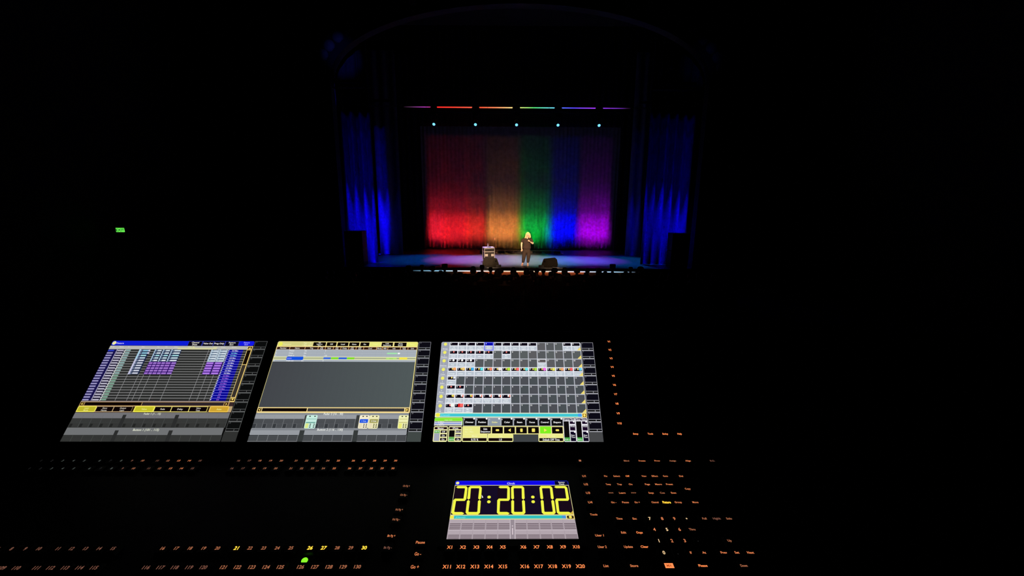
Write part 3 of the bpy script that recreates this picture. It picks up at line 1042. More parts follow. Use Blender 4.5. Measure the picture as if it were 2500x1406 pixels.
px2x = lambda px, y: (px - 1251) / (997.48 / (y * 0.98 + 0.62))
row1 = [(1000, 'full', 0.02, 'broad-shouldered person whose head breaks the stage edge, furthest left'), (1032, 'short', 0.03, 'person whose round head rises over the blue end of the stage floor'),
        (1058, 'full', 0.04, 'person whose round head rises over the purple patch of stage floor'), (1087, 'cap', 0.0, 'person in a flat-topped cap rising over the magenta patch of stage floor'),
        (1113, 'short', -0.08, None), (1156, 'long', -0.02, None), (1178, 'short', 0.08, 'person whose head stands in front of the left wedge monitor'), (1199, 'short', -0.06, None),
        (1222, 'full', -0.05, None), (1254, 'long', -0.05, None), (1286, 'long', -0.07, None), (1311, 'short', -0.04, None), (1327, 'short', -0.1, None),
        (1354, 'full', 0.0, 'person whose head stands just left of the right wedge monitor base'), (1379, 'long', -0.04, None), (1409, 'full', -0.07, None),
        (1434, 'short', -0.03, None), (1462, 'long', -0.06, None), (1495, 'cap', 0.04, 'person in a flat dark cap rising over the right blue patch of stage floor'),
        (1539, 'short', 0.0, 'person whose head just breaks the stage edge right of the capped person'), (1562, 'full', 0.08, 'tall dark-haired person at the right end of the front row')]
last = -99
ys = [17.8, 17.0]
k = 0
for px, kind, dz, lb in row1:
    y = 17.8
    x = px2x(px, y)
    if x - last < 0.5:
        y = 16.95
        x = px2x(px, y)
        dz -= 0.0
    else:
        last = x
    audience(x, y, kind, random.uniform(-0.2, 0.2), dz + 0.02, lb, sc=1.07)
for y, n, x0, x1 in ((16.0, 22, -7.5, 8.4), (15.1, 18, -7.2, 8.0), (14.2, 16, -7.0, 7.6), (12.4, 14, -6.4, 7.0)):
    xs = [x0 + (x1 - x0) * (i + 0.5) / n for i in range(n)]
    for x in xs:
        audience(x + random.uniform(-0.08, 0.08), y, random.choice(('short', 'long', 'full', 'short')), random.uniform(-0.3, 0.3), random.uniform(-0.10, 0.02))

# ------------------------------------------------------------------ exit sign
ES = thing('exit_sign', 'small glowing green exit sign high on the left side', 'sign', (-14.30, 15.0, 2.055))
obj('casing', B(-0.165, 0.165, 0.0, 0.05, -0.085, 0.085, bev=0.006), BLACK, ES)
obj('panel', B(-0.155, 0.155, -0.004, 0.001, -0.074, 0.074), glow('exit_green', (0.16, 1.0, 0.09), 1.1), ES)
bm = bmesh.new()
textbm(bm, 'EXIT', 0, 0, 0.092, 0.0, stretch=1.12, bold=0.03)
tx = obj('lettering', bm, mat('exit_letter', (0.0, 0.03, 0.005), 0.6, emis=(0.0, 0.05, 0.01), es=1.0), ES)
tx.rotation_euler = (R(90), 0, 0)
tx.location = (0, -0.006, 0)
obj('bracket', B(-0.72, -0.165, 0.015, 0.035, -0.012, 0.012), BLACKMETAL, ES)

# ------------------------------------------------------------------ operator platform, low curved wall, desk
PZ = 1.70
struct('floor.002', B(-6.0, 6.0, -6.0, 2.25, 0.9, PZ), CARPET)


def curved_wall():
    bm = bmesh.new()
    n = 40
    rings = []
    for i in range(n + 1):
        t = -1 + 2 * i / n
        x = 5.4 * t
        y = 3.05 - 0.085 * x * x
        rings.append((x, y))
    prof = [(-0.05, 0.9), (0.05, 0.9), (0.05, 2.19), (0.10, 2.20), (0.115, 2.225), (0.10, 2.25), (-0.10, 2.25), (-0.115, 2.225), (-0.10, 2.20), (-0.05, 2.19)]
    vr = []
    for x, y in rings:
        vr.append([bm.verts.new((x, y + dy, z)) for dy, z in prof])
    fs = []
    m = len(prof)
    for i in range(n):
        for k in range(m):
            l = (k + 1) % m
            fs.append(bm.faces.new((vr[i][k], vr[i + 1][k], vr[i + 1][l], vr[i][l])))
    fs.append(bm.faces.new(vr[0]))
    fs.append(bm.faces.new(vr[-1]))
    bmesh.ops.recalc_face_normals(bm, faces=fs)
    return bm


struct('trim_4', curved_wall(), mat('rail_lacquer', (0.03, 0.028, 0.026), 0.7, 0, 0.2, noise=(3, 0.2)), smooth=False)

# ================================================================== LIGHTING CONSOLE
u = Vector((0.9999, 0.0139, -0.0017)).normalized()
va = Vector((-0.0136, 0.9923, 0.1233)).normalized()
nn = u.cross(va).normalized()
va = nn.cross(u).normalized()
ORG = Vector((-0.0963, 0.5291, 3.05 - 0.4957))
MA = Matrix(((u.x, va.x, nn.x, ORG.x), (u.y, va.y, nn.y, ORG.y), (u.z, va.z, nn.z, ORG.z), (0, 0, 0, 1)))
CON = bpy.data.objects.new('lighting_console', None)
C.objects.link(CON)
CON.matrix_world = MA @ Matrix.Translation((-0.17, 0.1, -0.085))
tag(CON, 'wide black lighting console with four lit screens and glowing orange key legends', 'lighting console')
OFF = Matrix.Translation((0.17, -0.1, 0.085))        # console-local -> deck-plane coordinates
BETA = R(41.162)


def deck(x, y, z=0.0):
    return OFF @ Matrix.Translation((x, y, z))


def wing(x, y, z=0.0):
    """x, y on the raised screen wing, measured from the left screen's lower left corner"""
    s = y + 0.03587
    return OFF @ Matrix.Translation((x - 0.7603, 0.16192 + s * math.cos(BETA), s * math.sin(BETA))) @ Matrix.Rotation(BETA, 4, 'X') @ Matrix.Translation((0, 0, z))


def cpart(name, bm, m, mtx, parent=None, smooth=False):
    o = obj(name, bm, m, smooth=smooth)
    o.parent = parent or CON
    o.matrix_local = mtx
    return o


def wy(y, d=0.0):
    s = y + 0.03587
    return (0.16192 + s * math.cos(BETA) - d * math.sin(BETA), s * math.sin(BETA) + d * math.cos(BETA))


XL, XR = -0.845, 0.56
slope = math.tan(R(7.084))
deckz = -0.0012
prof = [(-0.085, deckz - 0.012), (-0.078, deckz - 0.002), (-0.07, deckz), (0.1745, deckz), wy(-0.0155, -0.002), wy(0.232, -0.002), wy(0.238, -0.008), (0.39, 0.12), (0.39, -0.055 - 0.475 * slope), (-0.06, -0.055 - 0.025 * slope), (-0.085, -0.045)]
bm = bmesh.new()
prism(bm, prof, XL, XR)
cpart('body', bm, CASING, OFF)
for s, x in ((0, XL - 0.022), (1, XR + 0.002)):
    bm = bmesh.new()
    pr = [(-0.095, -0.018), (-0.085, 0.004), (0.17, 0.008), wy(-0.01, 0.008), wy(0.24, 0.006), (0.40, 0.125), (0.40, -0.06 - 0.475 * slope), (-0.06, -0.06 - 0.025 * slope), (-0.095, -0.05)]
    prism(bm, pr, x, x + 0.02)
    bmesh.ops.bevel(bm, geom=list(bm.edges), offset=0.003, segments=2, affect='EDGES')
    cpart('side_cheek', bm, BLACK, OFF)

W3, H3 = 0.331, 0.207
PX = 0.354


def bezel(w_, h_, t=0.012):
    bm = bmesh.new()
    box(bm, -t, w_ + t, -t, -0.0005, -0.001, 0.0008)
    box(bm, -t, w_ + t, h_ + 0.0005, h_ + t, -0.001, 0.0008)
    box(bm, -t, -0.0005, -0.0005, h_ + 0.0005, -0.001, 0.0008)
    box(bm, w_ + 0.0005, w_ + t, -0.0005, h_ + 0.0005, -0.001, 0.0008)
    return bm


def screen(name, w_, h_, mtx, label):
    o = cpart(name, bezel(w_, h_), BLACK, mtx)
    o['label'] = label
    return o


def right_column(cv, lo, hi, tint, start, lineb):
    for i in range(10):
        y = i * 72.9
        cv.rect(1179, y, 1280, y + 72.9, lineb, 1)
        cv.rect(1182, y + 3, 1277, y + 50, tint, 2)
        cv.rect(1182, y + 54, 1239, y + 66, '#050506', 2)
        cv.rect(1243, y + 54, 1277, y + 66, '#050506', 2)
        cv.text(str(start + i), 1190, y + 9, 8, lineb, 3, 'L')
    cv.rect(1174, 729, 1280, 800, lo, 1)


# ---- left display: fixture sheet
def left_display(parent):
    cv = Canvas(1280, 800, W3, H3)
    rnd = random.Random(4)
    cv.rect(0, 0, 1280, 800, '#0b0b0b', 0)
    right_column(cv, '#303130', '#3a3a3a', '#0c0d0d', 11, '#5a5c5c')
    cv.rect(0, 0, 1174, 590, '#1c1a1a', 1)
    cv.rrect(1, 1, 640, 42, '#1020d8', 2, 8)
    cv.rect(20, 1, 640, 42, '#0d1cd4', 2.3)
    cv.disc(20, 21, 16, '#efe8a0', 4)
    cv.text('Fixture', 40, 22, 15, '#c8c4ff', 4, 'L')
    cv.rect(630, 0, 1068, 42, '#3038a0', 3)
    for a, b, t1, t2 in ((632, 742, 'Channel', 'Sheet'), (752, 836, 'Value Out', ''), (842, 930, 'Prog Only', ''), (938, 1044, 'Feature', 'Sort')):
        cv.rect(a, 4, b, 42, '#0a0618', 4)
        if t2:
            cv.text(t1, (a + b) / 2, 14, 13, '#f8f4ea', 5, maxw=b - a - 22)
            cv.text(t2, (a + b) / 2, 32, 13, '#f8f4ea', 5, maxw=b - a - 30)
        else:
            cv.text(t1, (a + b) / 2, 22, 14, '#f8f0ee', 5, maxw=b - a - 6)
    cv.rrect(1050, 1, 1174, 42, '#1418e6', 4, 8)
    cv.text('Fixture', 1112, 14, 12, '#b8b0ff', 5)
    cv.text('Sort', 1112, 31, 12, '#b8b0ff', 5)
    cv.rect(0, 45, 1135, 76, '#b9b8b2', 2)
    cv.rect(560, 60, 880, 76, '#d2d0a0', 3)
    for x, t in ((6, 'Fix Id'), (78, 'Name'), (150, 'Id'), (262, 'Dim'), (388, 'Pan'), (452, 'Tilt'), (526, 'Gobo'), (640, 'Color Mix'), (850, 'Focus'), (912, 'Zoom'), (1000, 'Shutter')):
        cv.text(t, x, 54, 10, '#deddd8' if x < 600 or x > 860 else '#eeee90', 4, 'L')
    cv.rect(0, 76, 1135, 509, '#2b2c2b', 2)
    P_ = 21.3
    for r in range(21):
        y = 76 + P_ * r
        if y > 500:
            break
        cv.rect(141, y + P_ - 3.5, 1135, y + P_ - 0.5, '#a9a9aa', 3)
        # name columns
        cv.rect(0, y, 70, y + P_, '#17124a', 3)
        cv.rect(2, y + 6, 50, y + 17, '#9a94c4' if r else '#3040c8', 4)
        cv.rect(70, y, 75, y + P_, '#b8b4d0', 5)
        cv.rect(75, y, 134, y + P_, '#1a1530', 3)
        cv.rect(78, y + 6, 128, y + 17, '#bab6c8', 4)
        cv.poly(((140, y + 4), (147, y + 4), (140, y + P_), (131, y + P_)), '#e8eeee', 5)
        cv.rect(147, y + 3, 184, y + 16, '#89aaa8' if r < 10 else '#78a08c', 4)
    for x in (253, 341, 381, 432, 512, 598, 820, 879, 934, 978):
        cv.rect(x, 76 if x in (253, 820) else 290, x + 3, 509, '#969698', 4)
    for r in range(10):
        y = 76 + P_ * r
        cc = ('#8cc4dc', '#8cc4dc', '#a4d8dc', '#bcd4e4')[r] if r < 4 else '#ccd0e0'
        cv.rect(253, y, 268, y + P_, '#a8cce0' if r < 4 else '#c0c0dc', 5)
        cv.rect(268, y, 341, y + P_, '#1d2848', 4)
        cv.text('@.', 276, y + 11, 11, '#98a8c8', 5)
        cv.rect(286, y + 5, 330, y + 17, cc, 5)
        if r < 2:
            cv.rect(330, y + 4, 345, y + 17, '#d0d0e8', 6)
        for a, b in ((381, 444), (448, 512), (516, 600)):
            if r < 5:
                cv.rect(a, y, b, y + P_, '#1e2848', 5)
                cv.rect(a, y, a + 9, y + P_, '#a9c4dc', 6)
                cv.rect(a + 14, y + 8, a + 22, y + 17, '#8fa6bc', 6)
                cv.rect(a + 25, y + 5, b - 6, y + 17, ('#c9d8e0', '#cfdde6', '#9fd4da', '#c4dce4', '#d6dcea')[r], 6)
            else:
                cv.rect(a - 4, y, b, y + P_, '#2a0a62', 5)
                cv.rect(a, y + 5, a + (b - a) * 0.45, y + 19, '#a070cc', 6)
                cv.rect(a + (b - a) * 0.55, y + 5, b - 2, y + 19, '#a278d0', 6)
        for a, b in ((842, 908), (911, 976)):
            if r < 5:
                cv.rect(a, y, b, y + P_, '#b4c6d4', 5)
                cv.rect(a + 10, y + 1, b - 8, y + 7, '#2c4060', 6)
                cv.rect(a + 26, y + 7, b - 8, y + 16, '#d4dfe6', 7)
            else:
                cv.rect(a, y, b, y + P_, '#2f0a70', 5)
                cv.rect(a + 2, y + 5, b - 8, y + 19, '#b07ae6', 6)
    for r in range(20):
        y = 76 + P_ * r
        cv.rect(984, y, 1104, y + P_, '#060690', 5)
        cv.rect(984, y + P_ - 3.5, 1104, y + P_ - 0.5, '#7d7af0', 6)
        cv.poly(((980, y + 8), (990, y + 2), (990, y + 8), (980, y + 16)), '#d8dcff', 6)
        c_ = '#d9d6f4' if r not in (1, 2) else '#7fd2ee'
        if r > 9:
            c_ = '#a868e6'
        cv.text('0.0 Max' if r < 16 else '0.0', 1040, y + 10, 11, c_, 7, maxw=52)
    cv.rect(0, 498, 1135, 509, '#2b2424', 8)
    cv.rect(0, 502, 1135, 506, '#b8a8a8', 9)
    # scroll bars
    cv.rect(1133, 45, 1174, 509, '#f0d07a', 5)
    cv.rect(1137, 50, 1168, 74, '#2a1202', 6)
    cv.poly(((1141, 70), (1153, 54), (1165, 70)), '#ffe070', 7)
    cv.rect(1137, 80, 1167, 203, '#120a04', 6)
    cv.rect(1137, 208, 1167, 470, '#38322c', 6)
    cv.rect(1137, 476, 1168, 500, '#2a1202', 6)
    cv.poly(((1141, 480), (1165, 480), (1153, 496)), '#ffe070', 7)
    cv.rect(0, 506, 1174, 590, '#3a2a2a', 5)
    cv.rect(0, 508, 1140, 540, '#c09a62', 6)
    cv.rect(4, 512, 32, 536, '#3a2604', 7)
    cv.poly(((10, 524), (26, 514), (20, 524), (26, 534)), '#ffe070', 8)
    cv.rect(37, 512, 470, 536, '#0c0404', 7)
    cv.rect(474, 512, 1098, 536, '#2b2228', 7)
    cv.rect(1103, 512, 1132, 536, '#2a1202', 7)
    cv.poly(((1126, 524), (1110, 514), (1116, 524), (1110, 534)), '#ffe070', 8)
    cv.rect(0, 541, 1174, 586, '#bba076', 6)
    cv.rect(420, 541, 1000, 586, '#e6d878', 6.5)
    for a, b, c, ec, t1, t2 in ((1, 142, '#bdb52c', '#efe75a', 'Layer', 'Mode'), (145, 270, '#0c0406', None, 'Show', 'Names'), (276, 414, '#0c0406', None, 'Output', 'Layer'), (433, 583, '#c4bf2c', '#f4ee50', 'Value', ''), (587, 710, '#0c0406', None, 'Fade', ''), (716, 846, '#0c0406', None, 'Delay', ''), (852, 984, '#0c0406', None, 'Value', 'Time'), (1004, 1150, '#cfa432', '#f2c850', 'Auto', '')):
        if ec:
            cv.rrect(a, 540, b, 586, ec, 7, 6)
            cv.rect(a + 6, 546, b - 6, 580, c, 8)
        else:
            cv.rect(a, 546, b, 581, c, 8)
        tc_ = '#f2ee8c' if ec else '#d8d0c4'
        if t2:
            cv.text(t1, (a + b) / 2, 556, 11, tc_, 9)
            cv.text(t2, (a + b) / 2, 572, 11, tc_, 9)
        else:
            cv.text(t1, (a + b) / 2, 563, 13, tc_, 9)
    cv.rect(416, 543, 431, 584, '#2c1c08', 8)
    cv.rect(988, 543, 1002, 584, '#2c1c08', 8)
    cv.rect(0, 590, 1170, 632, '#727276', 2)
    cv.rect(0, 632, 1170, 701, '#343534', 2)
    cv.rect(0, 701, 1162, 753, '#707274', 2)
    cv.rect(0, 753, 1162, 800, '#313231', 2)
    cv.text('Fader 1 (1 .. 15)', 585, 598, 14, '#e6ead4', 5)
    cv.text('Button 1 (101 .. 115)', 590, 716, 16, '#e6ead4', 5)
    for g in (0, 395, 793):
        for i in range(5):
            a = g + i * 75
            cv.rect(a + 72, 634, a + 75, 698, '#4c4f4f', 3)
            cv.rect(a + 6, 672, a + 26, 696, '#232423', 3)
            cv.rect(a + 72, 606, a + 74, 632, '#66676b', 3)
            for q in range(4):
                cv.rect(a + 3, 642 + q * 8, a + 70, 643.5 + q * 8, '#404342', 3)
    for g in (-2, 391, 791):
        for i in range(5):
            a = g + i * 75
            cv.rect(a + 72, 756, a + 75, 800, '#484b48', 3)
            for q in range(4):
                cv.rect(a + 3, 764 + q * 10, a + 70, 765.5 + q * 10, '#3c3e3c', 3)
    for a, b in ((369, 395), (764, 792)):
        cv.rect(a, 606, b, 700, '#2b2c2c', 4)
    for a, b in ((364, 391), (762, 791)):
        cv.rect(a, 720, b, 800, '#2b2c2c', 4)
    return cv.build('display', parent, Matrix())


def mid_display(parent):
    cv = Canvas(1280, 800, W3, H3)
    cv.rect(0, 0, 1280, 800, '#0b0b0b', 0)
    right_column(cv, '#414846', '#3a3a3a', '#0d0c15', 21, '#86888e')
    cv.rrect(0, 0, 1172, 590, '#f0e294', 1, 8)
    cv.rect(6, 5, 292, 40, '#d3cf83', 2)
    cv.disc(26, 24, 18, '#ecec5c', 3)
    cv.text('Executor', 50, 25, 13, '#f4f0ae', 3, 'L')
    cv.text('Page 1 .22', 248, 14, 11, '#f4f2bc', 3)
    cv.text('1. Main stack', 248, 32, 11, '#f4f2bc', 3)
    for a, b, L in ((297, 402, ('Edit', 'Sequence', 'Time')), (410, 490, ('Off',)), (499, 590, ('Load',)), (597, 681, ('Goto',)), (690, 765, ('Go',)), (868, 962, ('Link', 'Sequence')), (974, 1076, ('Auto', 'Scroll'))):
        cv.rect(a, 7, b, 41, '#0c0604', 3)
        n = len(L)
        for i, t in enumerate(L):
            cv.text(t, (a + b) / 2, 24 + (i - (n - 1) / 2) * (12 if n == 3 else 15), 9 if n == 3 else 12, '#f6f4ea', 4, maxw=b - a - 16)
    cv.rect(768, 3, 864, 42, '#e8ea80', 3)
    cv.text('Track', 816, 23, 12, '#f4f6a0', 4)
    cv.rect(1080, 3, 1168, 42, '#ecec78', 3)
    cv.text('Setup', 1124, 23, 12, '#f6f69c', 4)
    xs = [5, 112, 238, 346, 406, 472, 535, 600, 661, 724, 831, 879, 925, 1030, 1093, 1168]
    cv.rect(4, 48, 1168, 72, '#f0b880', 3)
    names = [('Number',), ('Name',), ('Trig',), ('Trig', 'Time'), ('Fade',), ('Out', 'Fade'), ('Delay',), ('Out', 'Delay'), ('Snap', 'Perc'), ('Cmd',), ('Mode',), ('MIB',), ('Info',), ('Loop', 'Time'), ('Link',)]
    for i in range(15):
        cv.rect(xs[i] + 2, 50, xs[i + 1] - 2, 71, '#331a10' if i % 2 else '#2a1814', 4)
        nm = names[i]
        for q, t in enumerate(nm):
            cv.text(t, (xs[i] + xs[i + 1]) / 2, 60 + (q - (len(nm) - 1) / 2) * 11, 9 if len(nm) > 1 else 11, '#f0ece6', 5, maxw=xs[i + 1] - xs[i] - 8)
    cv.rect(4, 72, 1167, 178, '#a9b1ba', 4)
    for y in (93, 114):
        cv.rect(4, y, 1167, y + 2, '#98a0a9', 5)
    for x in xs[1:-1]:
        cv.rect(x, 72, x + 1.5, 136, '#9ea6b0', 5)
    for i, (t, g) in enumerate((('Preset', 'Go'), ('Close', 'Go'), ('Walk In', 'Go'))):
        y = 83 + 21 * i
        cv.text(str(i + 1), 10, y, 11, '#f0f2f4', 6, 'L')
        cv.text(t, 116, y, 11, '#f0f2f4', 6, 'L')
        cv.text(g, 240, y, 11, '#f0f2f4', 6, 'L')
        cv.text(('3', '1', '1.50')[i], 410, y, 11, '#f0f2f4', 6, 'L')
    cv.text('.', 722, 84, 14, '#f0f2f4', 6)
    cv.text('.', 722, 104, 14, '#f0f2f4', 6)
    cv.rect(925, 98, 1010, 111, '#a3e4ac', 6)
    cv.rect(1014, 98, 1032, 111, '#f0faf4', 6)
    cv.rect(4, 136, 1167, 161, '#f0f2b4', 6)
    cv.rect(4, 142, 1167, 155, '#a7ad8c', 7)
    cv.rrect(109, 136, 246, 164, '#1050e0', 8, 5)
    cv.rect(112, 146, 152, 155, '#7a80f0', 9)
    for a, b, c in ((409, 471, '#3868dc'), (471, 533, '#80dc30'), (533, 602, '#3064d8'), (602, 664, '#80dc28')):
        cv.rect(a + 2, 140, b, 157, c, 8)
    cv.rect(924, 141, 1011, 157, '#b6e27e', 8)
    cv.text('Active', 965, 149, 8, '#8cba50', 9)
    cv.rect(1032, 139, 1098, 158, '#f2e450', 8)
    cv.text('5', 10, 170, 11, '#f4f4f4', 6, 'L')
    cv.text('Walk out', 112, 170, 11, '#f4f4f4', 6, 'L')
    cv.text('Go', 234, 170, 11, '#f4f4f4', 6, 'L')
    cv.text('4', 408, 170, 11, '#f4f4f4', 6, 'L')
    cv.rect(3, 178, 1166, 547, '#494e52', 5)
    for i in range(24):
        t = i / 23
        cv.rect(3 + i * 48.5, 178, min(1166, 51.5 + i * 48.5), 547, tuple(a + (b - a) * t for a, b in zip(lin('#43464b'), lin('#50595a'))), 5.5)
    cv.rect(0, 548, 1172, 588, '#f8dc94', 6)
    cv.rect(6, 554, 32, 579, '#2a1404', 7)
    cv.poly(((10, 566), (26, 556), (21, 566), (26, 577)), '#ffe070', 8)
    cv.rect(37, 554, 379, 579, '#0d0404', 7)
    cv.rect(385, 554, 1128, 579, '#3a3838', 7)
    cv.rect(1137, 554, 1162, 579, '#2a1404', 7)
    cv.poly(((1160, 566), (1142, 556), (1142, 577)), '#ffe070', 8)
    cv.rect(0, 590, 1168, 608, '#868b93', 2)
    cv.rect(0, 604, 1168, 635, '#989ca2', 3)
    cv.rect(0, 634, 1168, 704, '#36393d', 2)
    cv.rrect(-2, 703, 1168, 752, '#979ba1', 3, 5)
    cv.rect(0, 708, 1160, 718, '#7e8288', 4)
    cv.rect(0, 752, 1162, 800, '#3b3e41', 2)
    cv.text('Fader 2 (16 .. 30)', 590, 597, 15, '#f4f6f0', 5)
    cv.text('Button 2 (116 .. 130)', 590, 713, 16, '#f4f6f0', 5)
    for g in (0, 390, 793):
        for i in range(5):
            a = g + i * 75.6
            cv.rect(a + 72, 634, a + 76, 702, '#75787c', 3)
            cv.rect(a + 73, 612, a + 74.5, 634, '#84888e', 4)
            for q in range(4):
                cv.rect(a + 2, 641 + q * 9, a + 72, 644 + q * 9, '#6b6e72', 3)
            for q in range(3):
                cv.rect(a + 30, 677 + q * 9, a + 72, 680 + q * 9, '#6b6e72', 3)
            cv.rect(a + 26, 672, a + 30, 702, '#6b6e72', 3)
    for g in (-4, 402, 803):
        for i in range(5):
            a = g + i * 73.4
            cv.rect(a + 69, 752, a + 73, 800, '#777a7e', 3)
            for q in range(4):
                cv.rect(a + 2, 762 + q * 10, a + 69, 765 + q * 10, '#5f6265', 3)
            cv.rect(a, 796, a + 73, 800, '#777a7e', 3)
    for a, b in ((378, 391), (770, 794)):
        cv.rect(a, 606, b, 702, '#3a3d3e', 4)
    for a, b in ((366, 402), (769, 803)):
        cv.rect(a, 718, b, 800, '#363a3a', 5)

    def card(a, b, base, strip_c, foot, t=None, tc2='#ffffff'):
        cv.rrect(a, 606, b, 706, base, 6, 7)
        for x in (a + 20, b - 26):
            cv.rect(x, 612, x + 12, 619, '#201a18', 7)
        cv.rect(a + 6, 636 if t else 634, b - 6, 664 if t else 637, strip_c, 7)
        if t:
            cv.text(t, (a + b) / 2, 650, 11, tc2, 8)
        else:
            cv.rect(a + 6, 658, b - 6, 662, strip_c, 7)
        cv.rect(a + 6, 668, a + 30, 702, foot, 7)
        for r in range(3):
            cv.rect(a + 38, 671 + r * 11, a + 48, 677 + r * 11, '#181410', 8)
            cv.rect(b - 18, 671 + r * 11, b - 8, 677 + r * 11, '#181410', 8)
    card(390, 474, '#c6ece0', '#5a9c90', '#dce88c')
    card(795, 869, '#f4ecd0', '#1450e0', '#e8dcb8', '1 Cue', '#c8d8ff')
    card(870, 944, '#f0ecb8', '#a09c58', '#e8dcb8', '2 Cue')
    card(1094, 1168, '#f0f0b4', '#a8a040', '#ecec78')
    cv.rect(397, 663, 466, 666, '#4a9080', 8)
    return cv.build('display', parent, Matrix())


def right_display(parent):
    cv = Canvas(1280, 800, W3, H3)
    cv.rect(0, 0, 1280, 800, '#0b0b0b', 0)
    right_column(cv, '#47484a', '#3a3a3a', '#0c0b16', 1, '#9c9ca4')
    cx = [0, 71, 142, 214, 287, 362, 437, 510, 583, 656, 729, 803, 877, 950, 1022, 1096, 1171]
    RY = 73.5
    cv.rrect(0, 0, 1174, 590, '#b9bcc6', 1, 8)
    rows = ['Group', 'Position', 'Dimmer', 'Color', 'Gobo', 'Focus', 'Effect', 'All']
    filled = [{0: 'All Studio', 1: 'Front Wash', 2: 'Back Wash', 3: 'Key Specials', 4: 'Back Beams', 5: 'Front Truss', 6: 'Back Truss', 7: 'Floor', 8: 'House Lights', 9: 'Ladder Sides', 13: 'All Fixture', 14: 'Drape Wash'},
              {0: 'Center Home', 1: 'Sides Down', 2: 'All Down', 3: 'solo', 4: 'Stage Front', 6: 'Mic spot'},
              {0: 'Full', 1: 'Wash', 2: 'Half', 10: 'Dimmer 1.16'},
              {0: 'orange', 1: 'amber', 2: 'blue', 3: 'aqua', 4: 'Warm Orange', 5: 'white', 6: 'green', 7: 'red', 8: 'Color 4.9', 9: 'Color 4.10', 10: 'Color 4.11', 11: 'Yellow', 12: 'Amber Deep', 13: 'red 2', 14: 'turquoise'},
              {0: 'gobo 1'}, {0: 'wide Soft', 1: 'Sharp'},
              {0: 'Slow pan tilt', 1: 'Circle wide', 2: 'All Circle', 3: 'Dimmer chase', 4: 'Rainbow Scroll', 5: 'Chase Slow', 6: 'Chase Random'},
              {0: 'Center Wash', 1: 'all 8.2', 2: 'Mic spot'}]
    sw = ['#f8a868', '#f4cc78', '#40b0f0', '#60e8ec', '#f48868', '#f4ece4', '#b4e43c', '#f46868', '#68e4e8', '#b0e048', '#f870e8', '#f0e864', '#f4a878', '#f46060', '#68c8ec']
    for r in range(8):
        y = r * RY
        cv.rect(4, y + 4, 68, y + RY - 2, '#9fa4b3', 2)
        cv.disc(34, y + 20, 14, '#f2ee6a', 4)
        if r in (1, 2, 3, 4, 5, 7):
            cv.text(str({1: 2, 2: 1, 3: 4, 4: 3, 5: 6, 7: 0}[r]), 34, y + 46, 9, '#f4f6f0', 4)
        cv.text(rows[r], 34, y + 61, 11, '#f4f6f0', 4, maxw=60)
        for c in range(15):
            x0, x1 = cx[c + 1], cx[c + 2]
            num = str(c + 1 if r != 2 or c < 3 else c + 6)
            if r == 2 and c < 3:
                num = ('46', '47', '48')[c]
            if c in filled[r]:
                cv.rect(x0, y, x1, y + RY, '#e9ecf4', 2)
                dk = '#0d0614' if not (r == 2 and c == 10) else '#5e595c'
                cv.rect(x0 + 5, y + 6, x1 - 5, y + 31, dk, 3)
                cv.rect(x0 + 3, y + 38, x1 - 3, y + 69, '#bcc5d0', 3)
                cv.text(num, x0 + 14, y + 14, 11, '#ffffff', 6)
                lab = filled[r][c].split(' ')
                if len(lab) > 1 and len(filled[r][c]) > 7:
                    cv.text(lab[0], (x0 + x1) / 2, y + 47, 10, '#f6fcfc', 5, maxw=64)
                    cv.text(' '.join(lab[1:]), (x0 + x1) / 2, y + 61, 10, '#f6fcfc', 5, maxw=64)
                else:
                    cv.text(filled[r][c], (x0 + x1) / 2, y + 54, 11, '#f6fcfc', 5, maxw=64)
                if r in (1, 5) or (r == 7 and c == 2):
                    cv.disc(x0 + 37, y + 15, 7, '#f08078', 6)
                if r == 2 and c < 3:
                    cv.disc(x0 + 40, y + 15, 9, '#ffffff', 6)
                if r == 3:
                    cv.disc(x0 + 37, y + 15, 7, '#f0d868', 6)
                    if c in (2, 3, 6, 7, 9, 11, 12, 13):
                        cv.rect(x1 - 27, y + 3, x1 - 6, y + 27, sw[c], 6)
                    else:
                        cv.disc(x1 - 17, y + 15, 13, sw[c], 6)
                if r == 4:
                    cv.disc(x0 + 36, y + 15, 7, '#f4e07c', 6)
                    cv.disc(x0 + 56, y + 16, 9, '#eef4fc', 6)
                if r == 6:
                    cv.rect(x1 - 15, y + 6, x1 - 4, y + 24, '#f0684c' if c else '#f0b04c', 5)
                    cv.disc(x1 - 18, y + 14, 8, '#f4f0ec' if c not in (0, 2) else '#e4e060', 6)
                if r == 7 and c == 0:
                    cv.disc(x0 + 40, y + 14, 8, '#e87878', 6)
                    cv.disc(x1 - 15, y + 15, 14, '#f4f8f0', 7)
                if r == 7 and c == 1:
                    cv.rect(x0 + 30, y + 2, x1 - 2, y + 28, '#e02020', 6)
                    cv.rect(x1 - 26, y + 2, x1 - 5, y + 26, '#ff6a64', 7)
            else:
                g = '#5a5f60' if (r + c) % 3 == 0 else ('#5d5d60' if (r + c) % 3 == 1 else '#56595c')
                if r > 3:
                    g = '#4a5054' if (r + c) % 2 else '#4d4f55'
                cv.rect(x0 + 4, y + 5, x1 - 3, y + RY - 2, g, 3)
                cv.text(num, x0 + 15, y + 14, 11, '#ffffff', 4)
        if r > 0 or True:
            cv.poly(((1171, y + RY - 34), (1171, y + RY - 2), (1138, y + RY - 2)), '#f0dc74', 7)
    cv.frame(cx[5] - 2, 0, cx[6] + 2, RY + 2, 7, '#6a70f8', 8)
    cv.rect(cx[5] + 5, 6, cx[6] - 5, 31, '#0404a8', 5)
    # command line
    cv.rect(0, 587, 1172, 622, '#e4efcc', 8)
    cv.rect(38, 593, 1132, 616, '#42c8d4', 9)
    cv.disc(22, 604, 18, '#f2ec48', 10, ry=14)
